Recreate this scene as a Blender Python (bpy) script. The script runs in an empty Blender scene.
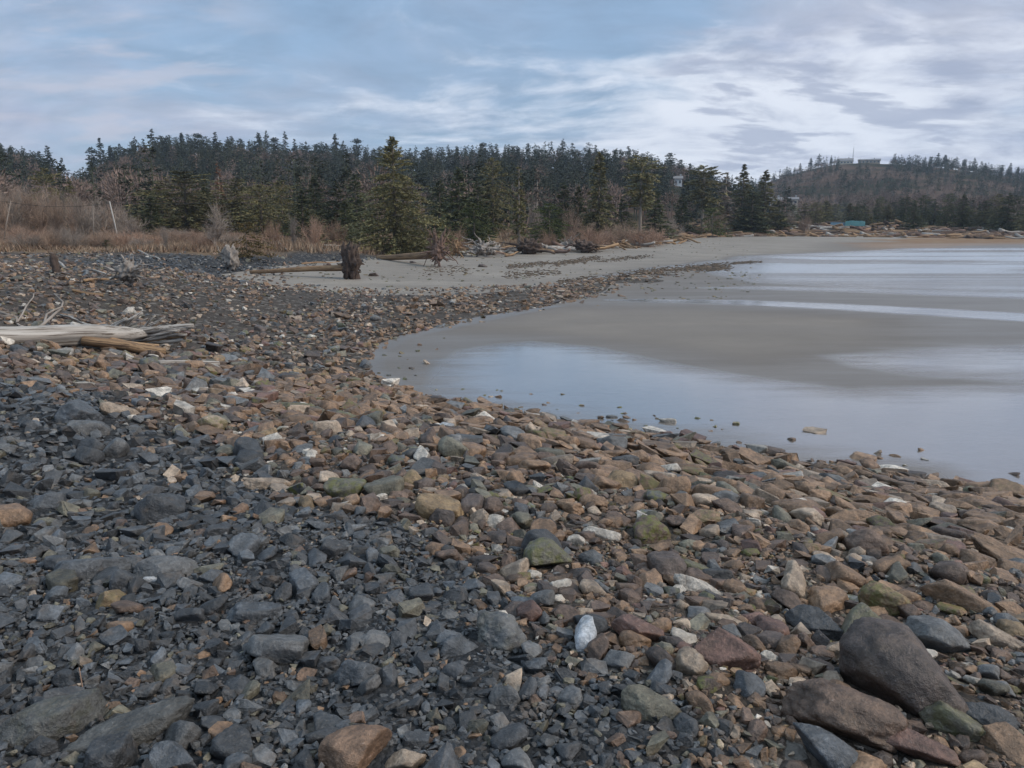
import bpy, math, random
import numpy as np
PI = math.pi
rng = np.random.default_rng(7)
random.seed(7)
scene = bpy.context.scene
COL = scene.collection

# ------------------------------------------------------------------ camera model
FPX, PITCH, CAMZ = 770.0, math.radians(11.9), 3.2
def ray(px, py):
    u, v = (px-512)/FPX, (384-py)/FPX
    c, s = math.cos(PITCH), math.sin(PITCH)
    return np.array([u, c+v*s, -s+v*c])
def pflat(px, py, z=0.0):
    d = ray(px, py); t = (z-CAMZ)/d[2]
    return (d[0]*t, d[1]*t)
def az_of(px, py=225):
    d = ray(px, py); return math.atan2(d[0], d[1])
def z_at(px, py, D):
    """height of a point seen in direction px,py at horizontal distance D"""
    d = ray(px, py); return CAMZ + D*d[2]/math.hypot(d[0], d[1])
def xy_at(px, D, py=225):
    a = az_of(px, py); return D*math.sin(a), D*math.cos(a)

# ------------------------------------------------------------------ noise
def _hash(ix, iy, iz, seed):
    h = (ix*374761393 + iy*668265263 + iz*1274126177 + seed*974634777) & 0xFFFFFFFF
    h = ((h ^ (h >> 13))*1274126177) & 0xFFFFFFFF
    h = ((h ^ (h >> 16))*2246822519) & 0xFFFFFFFF
    return ((h ^ (h >> 15)) & 0xFFFFFF)/float(0xFFFFFF)
def vnoise(x, y, z=None, seed=0):
    x = np.asarray(x, float); y = np.asarray(y, float)
    z = np.zeros_like(x) if z is None else np.asarray(z, float)
    fx, fy, fz = np.floor(x), np.floor(y), np.floor(z)
    ix, iy, iz = fx.astype(np.int64), fy.astype(np.int64), fz.astype(np.int64)
    tx, ty, tz = x-fx, y-fy, z-fz
    tx, ty, tz = tx*tx*(3-2*tx), ty*ty*(3-2*ty), tz*tz*(3-2*tz)
    r = 0
    for a in (0, 1):
        for b in (0, 1):
            for c in (0, 1):
                w = (tx if a else 1-tx)*(ty if b else 1-ty)*(tz if c else 1-tz)
                r = r + w*_hash(ix+a, iy+b, iz+c, seed)
    return r*2-1
def fbm(x, y, z=None, seed=0, o=4):
    r, a, f = 0, 1.0, 1.0
    for k in range(o):
        r = r + a*vnoise(x*f, y*f, None if z is None else z*f, seed+k*17)
        a *= .5; f *= 2.03
    return r
def sm(x, a=0.0, b=1.0):
    t = np.clip((np.asarray(x, float)-a)/(b-a), 0, 1); return t*t*(3-2*t)

# ------------------------------------------------------------------ polygons
def sdist(poly, x, y, closed=True):
    """signed distance, positive inside"""
    x = np.asarray(x, float); y = np.asarray(y, float)
    P = np.array(poly, float); n = len(P)
    d2 = np.full(x.shape, 1e18); ins = np.zeros(x.shape, bool)
    for i in range(n if closed else n-1):
        ax, ay = P[i]; bx, by = P[(i+1) % n]
        ex, ey = bx-ax, by-ay
        t = np.clip(((x-ax)*ex+(y-ay)*ey)/(ex*ex+ey*ey+1e-12), 0, 1)
        d2 = np.minimum(d2, (x-ax-t*ex)**2+(y-ay-t*ey)**2)
        if closed:
            c = ((ay > y) != (by > y))
            with np.errstate(divide='ignore', invalid='ignore'):
                xi = ax+(y-ay)*ex/(ey if ey != 0 else 1e-12)
            ins ^= c & (x < xi)
    d = np.sqrt(d2)
    return np.where(ins, d, -d) if closed else d

SHORE = [(1024,494),(940,482),(880,468),(800,462),(760,454),(690,440),(620,430),(560,420),(520,412),(470,404),(430,398),(390,386),(365,370),(370,352),(395,337),(440,327),(520,311),(590,298),(640,287),(690,274),(722,266)]
BACK = [(695,266),(640,274),(560,284),(470,290),(380,293),(310,291),(278,284)]
R_POLY = [(40,-12),(18,0.5),(11.5,5.2)] + [pflat(*p) for p in SHORE] + [pflat(*p) for p in BACK] \
    + [pflat(300,273,.35), pflat(350,268,.4), pflat(395,265,.4), pflat(440,264,.4), pflat(478,255,.5)] \
    + [pflat(480,249,.6), (-14,75), (-70,50), (-70,-20), (40,-20)]
VEG_LINE = [(-130,18),(-60,32)] + [pflat(px, py, z) for px, py, z in
    [(-60,257,1.4),(0,256,1.4),(80,255,1.4),(160,253,1.4),(240,252,1.35),(300,251,1.3),(380,250,1.1),(440,250,.7),(500,250,.6),(560,249,.6),(610,246,.6),(650,243,.6),(680,238.5,.6),(720,237,.6),(800,236.3,.6),(900,236,.6),(1024,235.5,.6),(1100,235.5,.6)]] + [(180,150),(420,260),(900,300)]
V_POLY = VEG_LINE + [(3000,3000),(-3000,3000),(-3000,0)]

def shore_tangent(): return np.array([.84, -.54])

# hills (skyline rows as seen from the beach, at the ridge distance)
H1_PX = np.array([-500,-250,0,40,66,85,105,130,160,200,250,300,350,400,450,500,550,600,640,680,710,740,790,1100])
H1_ROW = np.array([172,170,174,182,201,203,184,173,166,165,168,171,174,176,173,170,171,173,178,187,199,209,222,222])
H2_PX = np.array([300,560,640,700,740,770,800,830,860,900,940,980,1024,1100,1300,1700])
H2_ROW = np.array([222,214,208,203,193,183,174,167.5,165.5,167,170,175,181,190,202,216])
D1, D2 = 350.0, 650.0
def _ridge(pxs, rows, D):
    az = np.array([az_of(p, r) for p, r in zip(pxs, rows)])
    z = np.array([z_at(p, r, D) for p, r in zip(pxs, rows)])
    return az, z
R1A, R1Z = _ridge(H1_PX, H1_ROW, D1); R2A, R2Z = _ridge(H2_PX, H2_ROW, D2)

def ground_h(x, y, fine=True):
    x = np.asarray(x, float); y = np.asarray(y, float)
    D = np.hypot(x, y); az = np.arctan2(x, y)
    d = sdist(R_POLY, x, y)
    d = d + .35*vnoise(x*.7, y*.7, seed=3)*np.clip(np.abs(d), 0, 1)
    bank = 1.62*(1-np.exp(-(np.clip(d, 0, None)/5.6)**1.3))
    bank = bank*(1-.84*sm(x, -15, -5)*sm(y, 15.5, 21))          # the low cobble spit
    g = np.where(d > 0, bank, np.clip(d*.15, -.25, 0))
    g = g + sm(d, 0, 3)*(1-.6*sm(x, -15, -5)*sm(y, 15.5, 21))*(.10*vnoise(x*.35, y*.35, seed=5) + .05*vnoise(x*1.1, y*1.1, seed=6)*sm(60-D, 0, 40))
    # the dark gravel heap
    mx, my = pflat(30, 405, 1.3)
    g = g + .16*np.exp(-((x-mx)**2/9+(y-my)**2/3))
    dv = sdist(V_POLY, x, y)
    dune = .45 + 1.5*sm(dv, -1, 16) + .35*sm(dv, 15, 60) + .12*fbm(x*.15, y*.15, seed=8, o=3)*sm(dv, 0, 8)
    g = np.where(dv > -3, np.maximum(g, dune*sm(dv, -3, 1) + g*(1-sm(dv, -3, 1))), g)
    h1 = np.interp(az, R1A, R1Z); h2 = np.interp(az, R2A, R2Z)
    back = sm(y, -20, 30)
    p1 = sm(D, 130, D1)*(1-.5*sm(D, D1+20, D1+250)); p2 = sm(D, 260, D2)*(1-.6*sm(D, D2+20, D2+400))
    rough = 1-.05*np.abs(fbm(x*.02, y*.02, seed=11, o=3))
    hill = np.maximum((h1-2)*p1*rough*sm(D, 120, 160), (h2-2)*p2*np.where(D < D2-60, rough, 1))*back
    g = np.where(dv > 0, g + np.clip(hill, 0, None)*sm(dv, 0, 30), g)
    return g

def sand_h(x, y):
    x = np.asarray(x, float); y = np.asarray(y, float)
    dv = -sdist(VEG_LINE, x, y, closed=False)
    s = .62*sm(dv, -26, 0) + .02*vnoise(x*.15, y*.4, seed=21) 
    b = np.array([pflat(*p) for p in BACK])
    s = s*sm(y - (22 + .0*x), -4, 8)
    return s

def hit(px, py, f=None):
    """the place on the ground seen at a pixel of the photograph"""
    f = f or surf_h
    d = ray(px, py); d = d/np.linalg.norm(d)
    t = np.geomspace(1.2, 900, 900)
    x, y, z = d[0]*t, d[1]*t, CAMZ+d[2]*t
    h = f(x, y); k = np.argmax(z < h)
    if not (z < h).any(): return None
    k = max(k, 1); a = (z[k-1]-h[k-1]); b = (h[k]-z[k]); w = a/(a+b+1e-9)
    tt = t[k-1]*(1-w)+t[k]*w
    return np.array([d[0]*tt, d[1]*tt, CAMZ+d[2]*tt])
def surf_h(x, y): return np.maximum(ground_h(x, y), sand_h(x, y))

# ------------------------------------------------------------------ mesh helpers
def mesh_np(name, V, F, col=None, smooth=False, mats=(), midx=None, attrs=None):
    V = np.ascontiguousarray(V, np.float32); F = np.ascontiguousarray(F, np.int32)
    k = F.shape[1]
    me = bpy.data.meshes.new(name)
    me.vertices.add(len(V)); me.vertices.foreach_set('co', V.ravel())
    me.loops.add(F.size); me.loops.foreach_set('vertex_index', F.ravel())
    me.polygons.add(len(F)); me.polygons.foreach_set('loop_start', np.arange(0, F.size, k, dtype=np.int32))
    for m in mats: me.materials.append(m)
    if midx is not None: me.polygons.foreach_set('material_index', np.ascontiguousarray(midx, np.int32))
    me.polygons.foreach_set('use_smooth', np.full(len(F), bool(smooth)))
    if col is not None:
        a = me.color_attributes.new('col', 'FLOAT_COLOR', 'POINT')
        c = np.ones((len(V), 4), np.float32); c[:, :col.shape[1]] = col
        a.data.foreach_set('color', c.ravel())
    for n, v in (attrs or {}).items():
        a = me.attributes.new(n, 'FLOAT', 'POINT'); a.data.foreach_set('value', np.ascontiguousarray(v, np.float32))
    me.update(calc_edges=True)
    return me
USED = {}
def tag(o, label, cat, group=None, share=False):
    if not share and label in USED: print('DUP LABEL', label)
    USED[label] = 1
    o['label'] = label; o['category'] = cat
    if group: o['group'] = group
    return o
def link(name, me, parent=None, loc=None, rotz=0, scale=None):
    o = bpy.data.objects.new(name, me); COL.objects.link(o)
    if parent: o.parent = parent
    if loc is not None: o.location = [float(c) for c in loc]
    if rotz: o.rotation_euler = (0, 0, float(rotz))
    if scale is not None: o.scale = [float(c) for c in (scale if hasattr(scale, '__len__') else (scale,)*3)]
    return o
def empty(name, loc, rotz=0, scale=None):
    return link(name, None, None, loc, rotz, scale)
class Bag:
    """collects pieces of one mesh"""
    def __init__(s): s.V = []; s.F = []; s.C = []; s.n = 0
    def add(s, V, F, c=None):
        V = np.asarray(V, float); s.V.append(V); s.F.append(np.asarray(F)+s.n); s.n += len(V)
        if c is None: c = (1, 1, 1)
        c = np.asarray(c, float); s.C.append(np.broadcast_to(c, (len(V), 3)) if c.ndim == 1 else c)
    def mesh(s, name, mat, smooth=False):
        return mesh_np(name, np.concatenate(s.V), np.concatenate(s.F), np.concatenate(s.C), smooth, [mat])

def tube(P, R, n=8, cap=True, rough=0.0, seed=0):
    """tapered tube through points P with radii R; triangles"""
    P = np.asarray(P, float); R = np.asarray(R, float); m = len(P)
    T = np.gradient(P, axis=0); T /= np.linalg.norm(T, axis=1)[:, None]+1e-9
    up = np.array([0, 0, 1.0]) if abs(T[0][2]) < .9 else np.array([1.0, 0, 0])
    A = np.cross(T, up); A /= np.linalg.norm(A, axis=1)[:, None]+1e-9
    B = np.cross(T, A)
    th = np.arange(n)*2*PI/n
    rr = R[:, None]*np.ones(n)
    if rough:
        s = np.cumsum(np.r_[0, np.linalg.norm(np.diff(P, axis=0), axis=1)])
        rm = R.max()
        rr = rr*(1+rough*vnoise(np.cos(th)[None]*2.2+seed, np.sin(th)[None]*2.2+0*s[:, None], s[:, None]/(rm*14), seed=seed)
                 + rough*.6*vnoise(np.cos(th)[None]*5+seed, np.sin(th)[None]*5+0*s[:, None], s[:, None]/(rm*7), seed=seed+3))
    V = P[:, None]+A[:, None]*(np.cos(th)[None, :, None]*rr[..., None])+B[:, None]*(np.sin(th)[None, :, None]*rr[..., None])
    V = V.reshape(-1, 3); F = []
    for i in range(m-1):
        for j in range(n):
            a, b, c, d = i*n+j, i*n+(j+1) % n, (i+1)*n+(j+1) % n, (i+1)*n+j
            F += [(a, b, c), (a, c, d)]
    if cap:
        V = np.vstack([V, P[0]-T[0]*R[0]*.15, P[-1]+T[-1]*R[-1]*.15]); k = m*n
        for j in range(n):
            F += [(k, (j+1) % n, j), (k+1, (m-1)*n+j, (m-1)*n+(j+1) % n)]
    return V, np.array(F)
def segs(P0, P1, R0, R1, n=3):
    """many straight tapered prisms at once"""
    P0, P1 = np.asarray(P0, float), np.asarray(P1, float); m = len(P0)
    T = P1-P0; T /= np.linalg.norm(T, axis=1)[:, None]+1e-9
    up = np.where(np.abs(T[:, 2:3]) < .9, np.array([[0, 0, 1.0]]), np.array([[1.0, 0, 0]]))
    A = np.cross(T, up); A /= np.linalg.norm(A, axis=1)[:, None]+1e-9
    B = np.cross(T, A)
    th = np.arange(n)*2*PI/n
    ring = A[:, None]*np.cos(th)[None, :, None]+B[:, None]*np.sin(th)[None, :, None]
    V = np.concatenate([P0[:, None]+ring*np.asarray(R0)[:, None, None], P1[:, None]+ring*np.asarray(R1)[:, None, None]], 1)
    f = []
    for j in range(n):
        k = (j+1) % n; f += [(j, k, n+k), (j, n+k, n+j)]
    F = (np.arange(m)*2*n)[:, None, None]+np.array(f)[None]
    return V.reshape(-1, 3), F.reshape(-1, 3)

_t = (1+5**.5)/2
def ico(sub):
    V = np.array([(-1,_t,0),(1,_t,0),(-1,-_t,0),(1,-_t,0),(0,-1,_t),(0,1,_t),(0,-1,-_t),(0,1,-_t),(_t,0,-1),(_t,0,1),(-_t,0,-1),(-_t,0,1)], float)
    V /= np.linalg.norm(V[0])
    F = np.array([(0,11,5),(0,5,1),(0,1,7),(0,7,10),(0,10,11),(1,5,9),(5,11,4),(11,10,2),(10,7,6),(7,1,8),(3,9,4),(3,4,2),(3,2,6),(3,6,8),(3,8,9),(4,9,5),(2,4,11),(6,2,10),(8,6,7),(9,8,1)])
    for _ in range(sub):
        mid = {}; V = list(map(tuple, V)); nf = []
        def m(a, b):
            k = (min(a, b), max(a, b))
            if k not in mid:
                p = np.array(V[a])+np.array(V[b]); p /= np.linalg.norm(p); mid[k] = len(V); V.append(tuple(p))
            return mid[k]
        for a, b, c in F:
            x, y, z = m(a, b), m(b, c), m(c, a); nf += [(a, x, z), (b, y, x), (c, z, y), (x, y, z)]
        V = np.array(V); F = np.array(nf)
    return V, F
ICO = [ico(k) for k in range(5)]

# ------------------------------------------------------------------ materials
def newmat(name):
    m = bpy.data.materials.new(name); m.use_nodes = True
    nt = m.node_tree; nt.nodes.clear()
    return m, nt
class N:
    """tiny node helper"""
    def __init__(s, nt): s.nt = nt
    def n(s, t, **kw):
        x = s.nt.nodes.new(t)
        for k, v in kw.items(): setattr(x, k, v)
        return x
    def l(s, a, b): s.nt.links.new(a, b)
    def val(s, inp, v):
        if hasattr(v, 'is_linked') or isinstance(v, bpy.types.NodeSocket): s.l(v, inp)
        else: inp.default_value = v
    def math(s, op, a, b=0.5, c=None, clamp=False):
        x = s.n('ShaderNodeMath', operation=op, use_clamp=clamp)
        s.val(x.inputs[0], a); s.val(x.inputs[1], b)
        if c is not None: s.val(x.inputs[2], c)
        return x.outputs[0]
    def mix(s, f, a, b, mode='MIX'):
        x = s.n('ShaderNodeMix', data_type='RGBA', blend_type=mode)
        s.val(x.inputs[0], f)
        for i, v in ((6, a), (7, b)):
            if isinstance(v, tuple): v = (*v, 1) if len(v) == 3 else v
            s.val(x.inputs[i], v)
        return x.outputs[2]
    def noise(s, vec, scale, detail=4, rough=.55, dist=0.0):
        x = s.n('ShaderNodeTexNoise'); x.inputs['Scale'].default_value = scale; x.inputs['Detail'].default_value = detail
        x.inputs['Roughness'].default_value = rough; x.inputs['Distortion'].default_value = dist
        if vec is not None: s.l(vec, x.inputs['Vector'])
        return x.outputs['Fac']
    def ramp(s, f, a, b, smooth=True):
        x = s.n('ShaderNodeMapRange', interpolation_type='SMOOTHSTEP' if smooth else 'LINEAR')
        s.val(x.inputs[0], f); x.inputs[1].default_value = a; x.inputs[2].default_value = b
        return x.outputs[0]
    def attr(s, name, fac=False):
        x = s.n('ShaderNodeAttribute', attribute_name=name); return x.outputs['Fac' if fac else 'Color'], x
    def scaled(s, vec, sc):
        x = s.n('ShaderNodeMapping'); s.l(vec, x.inputs['Vector']); x.inputs['Scale'].default_value = sc; return x.outputs[0]
    def bump(s, h, strength, dist):
        x = s.n('ShaderNodeBump'); x.inputs['Strength'].default_value = strength; x.inputs['Distance'].default_value = dist
        s.l(h, x.inputs['Height']); return x
    def bsdf(s, color, rough, normal=None, spec=.5):
        x = s.n('ShaderNodeBsdfPrincipled'); s.val(x.inputs['Base Color'], (*color, 1) if isinstance(color, tuple) and len(color) == 3 else color)
        s.val(x.inputs['Roughness'], rough); s.val(x.inputs['Specular IOR Level'], spec)
        if normal is not None: s.l(normal, x.inputs['Normal'])
        return x
    def out(s, sh):
        o = s.n('ShaderNodeOutputMaterial'); s.l(sh, o.inputs['Surface']); return o

def mat_rock():
    m, nt = newmat('rock_stone'); q = N(nt)
    tc = q.n('ShaderNodeTexCoord').outputs['Object']
    c, a = q.attr('col')
    n1 = q.noise(tc, 14, 5, .6); n2 = q.noise(tc, 70, 4, .65); n3 = q.noise(tc, 260, 2, .6)
    v = q.math('MULTIPLY_ADD', q.ramp(n1, .3, .7), .75, .58)
    v = q.math('MULTIPLY', v, q.math('MULTIPLY_ADD', q.ramp(n2, .3, .7), .5, .75))
    col = q.mix(1.0, c, v, 'MULTIPLY')
    warm = q.mix(q.math('MULTIPLY', q.ramp(q.noise(tc, 9, 3), .52, .72), .35), col, (.16, .11, .07))
    pale = q.mix(q.math('MULTIPLY', q.ramp(n2, .60, .76), .3), warm, (.42, .41, .39))
    # moss or lichen: alpha of the colour says how much this stone carries
    mossf = q.math('MULTIPLY', a.outputs['Alpha'], q.ramp(q.math('ADD', q.math('MULTIPLY', q.noise(tc, 22, 4), .8), q.math('MULTIPLY', n2, .2)), .42, .6))
    dirt = q.ramp(q.noise(tc, 33, 5, .7), .52, .68)
    pale = q.mix(q.math('MULTIPLY', dirt, .35), pale, (.035, .03, .026))
    col = q.mix(mossf, pale, (.125, .122, .03))
    h = q.math('ADD', q.math('MULTIPLY', n1, 1.0), q.math('ADD', q.math('MULTIPLY', n2, .45), q.math('MULTIPLY', n3, .16)))
    b = q.bump(h, .9, .02)
    r = q.math('MULTIPLY_ADD', n2, .35, .30)
    q.out(q.bsdf(col, r, b.outputs[0], .5).outputs[0]); return m

def mat_ground():
    m, nt = newmat('shore_ground'); q = N(nt)
    tc = q.n('ShaderNodeTexCoord').outputs['Object']
    gr, _ = q.attr('grassy', True); gf = _.outputs['Fac']
    dk, _d = q.attr('dark', True); df = _d.outputs['Fac']
    wd, _w = q.attr('wood', True); wf = _w.outputs['Fac']
    vor = q.n('ShaderNodeTexVoronoi'); vor.inputs['Scale'].default_value = 38; q.l(tc, vor.inputs['Vector'])
    vor2 = q.n('ShaderNodeTexVoronoi'); vor2.inputs['Scale'].default_value = 9; q.l(tc, vor2.inputs['Vector'])
    n1 = q.noise(tc, 3, 5); n2 = q.noise(tc, 40, 4)
    brown = q.mix(q.ramp(n1, .35, .65), (.042, .033, .026), (.075, .06, .048))
    slate = q.mix(q.ramp(n1, .35, .65), (.020, .021, .023), (.038, .039, .041))
    base = q.mix(df, brown, slate)
    vs_ = q.n('ShaderNodeSeparateColor'); q.l(vor.outputs['Color'], vs_.inputs[0])
    cellc = q.mix(1.0, base, q.math('MULTIPLY_ADD', vs_.outputs[0], 1.1, .45), 'MULTIPLY')
    big = q.n('ShaderNodeSeparateColor'); q.l(vor2.outputs['Color'], big.inputs[0])
    cellc = q.mix(q.ramp(big.outputs[0], .86, .95), cellc, (.17, .15, .13))
    g = q.mix(q.ramp(q.noise(tc, .5, 5), .35, .65), (.20, .135, .085), (.13, .095, .07))
    g = q.mix(q.ramp(q.noise(tc, 2.2, 4), .5, .7), g, (.25, .18, .11))
    col = q.mix(gf, cellc, g)
    f = q.mix(q.ramp(q.noise(tc, .03, 5), .4, .62), (.035, .035, .024), (.105, .072, .056))
    col = q.mix(wf, col, f)
    h = q.math('ADD', q.math('MULTIPLY', vor.outputs['Distance'], -.6), n2)
    b = q.bump(h, .8, .03)
    q.out(q.bsdf(col, .9, b.outputs[0], q.math('MULTIPLY', q.math('SUBTRACT', 1.0, gf), .3)).outputs[0]); return m

def mat_sand():
    m, nt = newmat('beach_sand'); q = N(nt)
    tc = q.n('ShaderNodeTexCoord').outputs['Object']
    w = q.attr('wet', True)[1].outputs['Fac']; al = q.attr('algae', True)[1].outputs['Fac']
    n0 = q.noise(q.scaled(tc, (.12, .5, 1)), 1, 5, .6); n1 = q.noise(tc, 1.3, 5); n2 = q.noise(tc, 90, 3)
    dry = q.mix(q.ramp(n1, .3, .7), (.275, .235, .19), (.32, .277, .226))
    dry = q.mix(q.ramp(n2, .4, .7), dry, (.18, .167, .157))
    dry = q.mix(1.0, dry, q.math('MULTIPLY_ADD', q.ramp(q.noise(q.scaled(tc, (.2, .35, 1)), 1.0, 6, .65), .3, .7), .3, .82), 'MULTIPLY')
    dry = q.mix(q.math('MULTIPLY', q.ramp(q.noise(tc, 5.5, 5, .7), .60, .70), .5), dry, (.12, .1, .085))
    wetc = q.mix(q.ramp(n0, .35, .65), (.148, .126, .107), (.172, .148, .127))
    ww = q.math('ADD', w, q.math('MULTIPLY', q.math('SUBTRACT', n0, .5), .35), clamp=True)
    col = q.mix(q.ramp(ww, 0, .45), dry, wetc)
    alg = q.mix(q.ramp(q.noise(q.scaled(tc, (.3, 1, 1)), 1.2, 5, .7), .4, .6), (.19, .10, .045), (.24, .165, .10))
    col = q.mix(al, col, alg)
    # ripples and a few footprints' worth of unevenness
    rp = q.noise(q.scaled(tc, (1.2, 5.5, 1)), 2.2, 3, .5, .6)
    rf = q.noise(tc, 12, 3)
    h = q.math('ADD', q.math('MULTIPLY', rp, 1.0), q.math('ADD', q.math('MULTIPLY', n2, .12), q.math('MULTIPLY', rf, .3)))
    b = q.bump(h, .6, .018)
    r = q.math('SUBTRACT', .62, q.math('MULTIPLY', q.ramp(ww, .2, 1), .36))
    q.out(q.bsdf(col, r, b.outputs[0], q.math('MULTIPLY_ADD', q.ramp(ww, .2, 1), .42, .1)).outputs[0]); return m

def mat_water():
    m, nt = newmat('shallow_water'); q = N(nt)
    tc = q.n('ShaderNodeTexCoord').outputs['Object']
    d = q.attr('depth', True)[1].outputs['Fac']; rp = q.attr('ripple', True)[1].outputs['Fac']
    n0 = q.noise(q.scaled(tc, (.25, 1.1, 1)), 1.6, 5, .6)
    n1 = q.noise(q.scaled(tc, (1, 3.2, 1)), 3.5, 3, .5, .4)
    f = q.ramp(q.math('ADD', d, q.math('MULTIPLY', q.math('SUBTRACT', n0, .5), .9)), .08, .85)
    st = q.noise(q.scaled(tc, (.012, .085, 1)), 1.0, 5, .6, .6)
    f = q.math('MULTIPLY', f, q.mix(rp, (1, 1, 1), q.math('MULTIPLY_ADD', q.ramp(st, .44, .56), .97, .03)))
    b = q.bump(n1, .12, .008); q.l(q.math('MULTIPLY_ADD', rp, .5, .2), b.inputs['Strength'])
    gl = q.n('ShaderNodeBsdfGlossy'); gl.inputs['Color'].default_value = (1, 1, 1, 1)
    q.val(gl.inputs['Roughness'], q.math('MULTIPLY_ADD', rp, .16, .11))
    q.l(b.outputs[0], gl.inputs['Normal'])
    lw = q.n('ShaderNodeLayerWeight'); lw.inputs['Blend'].default_value = .5; fres = q.math('MULTIPLY', q.math('POWER', lw.outputs['Facing'], 2.5), .85)
    tr = q.n('ShaderNodeBsdfTransparent'); tr.inputs['Color'].default_value = (1, 1, 1, 1)
    mx = q.n('ShaderNodeMixShader'); q.l(q.math('MULTIPLY', fres, f), mx.inputs[0]); q.l(tr.outputs[0], mx.inputs[1]); q.l(gl.outputs[0], mx.inputs[2])
    q.out(mx.outputs[0]); return m

def mat_vary(name, c0, c1, rough=.8, nscale=1.5, var=.5, bump=0.0, bscale=20, stretch=None, spec=.3, attr=True, streak=None):
    """two-tone material: noise between c0 and c1, per-object random brightness, vertex colour as multiplier"""
    m, nt = newmat(name); q = N(nt)
    tc = q.n('ShaderNodeTexCoord').outputs['Object']
    v = q.scaled(tc, stretch) if stretch else tc
    col = q.mix(q.ramp(q.noise(v, nscale, 5, .6), .35, .65), c0, c1)
    if streak: col = q.mix(q.ramp(q.noise(q.scaled(tc, (.22, 9, 9)), 3.2, 5, .65), .50, .60), col, streak)
    oi = q.n('ShaderNodeObjectInfo').outputs['Random']
    k = q.math('MULTIPLY_ADD', oi, var, 1-var/2)
    col = q.mix(1.0, col, k, 'MULTIPLY')
    if attr: col = q.mix(1.0, col, q.attr('col')[0], 'MULTIPLY')
    nrm = None
    if bump: nrm = q.bump(q.noise(v, bscale, 4, .65), bump, .02).outputs[0]
    q.out(q.bsdf(col, rough, nrm, spec).outputs[0]); return m

M_ROCK, M_GROUND, M_SAND, M_WATER = mat_rock(), mat_ground(), mat_sand(), mat_water()
M_PINE = mat_vary('pine_needles', (.13, .12, .052), (.19, .168, .08), .7, .8, .4)
M_SPRUCE = mat_vary('spruce_needles', (.066, .076, .036), (.112, .116, .052), .7, .8, .45)
M_RUST = mat_vary('dead_needles', (.15, .075, .045), (.20, .11, .07), .8, .8, .2)
M_OCHRE = mat_vary('ochre_needles', (.10, .075, .025), (.14, .10, .035), .8, 2, .2)
M_FAR = mat_vary('hill_foliage', (.030, .038, .026), (.056, .060, .036), .8, .03, .3)
M_BARK = mat_vary('bark', (.10, .08, .062), (.17, .14, .11), .9, 3, .3, .6, 14, (1, 1, .2))
M_TWIG = mat_vary('bare_twigs', (.25, .172, .125), (.34, .245, .18), .85, .7, .45)
M_TWIGRED = mat_vary('reddish_twigs', (.27, .17, .12), (.36, .24, .17), .85, .7, .35)
M_TWIGGREY = mat_vary('grey_twigs', (.20, .16, .13), (.29, .24, .20), .85, .7, .3)
M_GRASS = mat_vary('dune_grass', (.25, .175, .118), (.35, .26, .18), .85, .4, .1)
M_BLEACH = mat_vary('bleached_wood', (.30, .265, .23), (.45, .41, .365), .8, 3, .25, .5, 3, (.15, 5, 5), streak=(.13, .105, .085))
M_BROWNWOOD = mat_vary('brown_wood', (.22, .13, .07), (.36, .235, .13), .8, 3, .35, .5, 3, (.15, 5, 5), streak=(.09, .055, .035))
M_DARKWOOD = mat_vary('dark_roots', (.05, .035, .028), (.10, .07, .055), .9, 4, .3, .9, 9)
M_REDROOT = mat_vary('reddish_roots', (.13, .08, .06), (.2, .13, .1), .9, 4, .3, .8, 9)
M_WEED = mat_vary('seaweed', (.075, .048, .028), (.14, .095, .055), .6, 4, .3)
def mat_plain(name, c, rough=.7, var=.12, scale=2.0):
    return mat_vary(name, tuple(x*(1-var) for x in c), c, rough, scale, .05, attr=False)

# ------------------------------------------------------------------ the setting: ground, sand, water
def polar(r, az):
    R, A = np.meshgrid(r, az, indexing='ij')
    return R*np.sin(A), R*np.cos(A)
def grid_faces(n, m, wrap=False):
    i = np.arange(n-1)[:, None]; j = np.arange(m-1)[None]
    a = i*m+j
    return np.stack([a, a+m, a+m+1, a+1], -1).reshape(-1, 4)[:, ::-1]
AZ = np.radians(np.concatenate([np.arange(-180, -52, 4), np.arange(-50, 50.01, .25), np.arange(52, 181, 4)]))

DARK_PX = [(-400,380),(0,385),(60,392),(125,402),(180,440),(235,462),(300,490),(340,508),(420,535),(500,572),(560,640),(630,690),(700,740),(770,800),(860,1000)]
DARK = [tuple(hit(*p, f=ground_h)[:2]) for p in DARK_PX] + [(0.6,-3),(-20,-3)]
DARK2 = [tuple(hit(*p, f=ground_h)[:2]) for p in [(60,263),(110,257),(240,253),(380,255),(470,257),(470,266),(380,268),(300,270),(150,269)]]
def dark_f(x, y):
    n = fbm(np.asarray(x)*.9, np.asarray(y)*.9, seed=31, o=3)
    return np.maximum(sm(sdist(DARK, x, y)+.45*n, -.25, .3), .9*sm(sdist(DARK2, x, y)+1.2*n, -1, 1))

r = np.concatenate([[.05], np.geomspace(.4, 1120, 700)])
X, Y = polar(r, AZ); Z = ground_h(X, Y)
dv = sdist(V_POLY, X, Y)
grassy = sm(dv + 1.2*fbm(X*.3, Y*.3, seed=40, o=3), -1.0, 2.5)
D = np.hypot(X, Y)
woody = sm(dv, 14, 40)*sm(D, 70, 120)
dk = dark_f(X, Y)
Z = Z + .012*fbm(X*6, Y*6, seed=44, o=2)*sm(25-D, 0, 10)
me = mesh_np('ground', np.stack([X, Y, Z], -1).reshape(-1, 3), grid_faces(*X.shape), None, True, [M_GROUND],
             attrs=dict(grassy=grassy.ravel(), dark=dk.ravel(), wood=woody.ravel()))
link('ground', me)['kind'] = 'structure'

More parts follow.
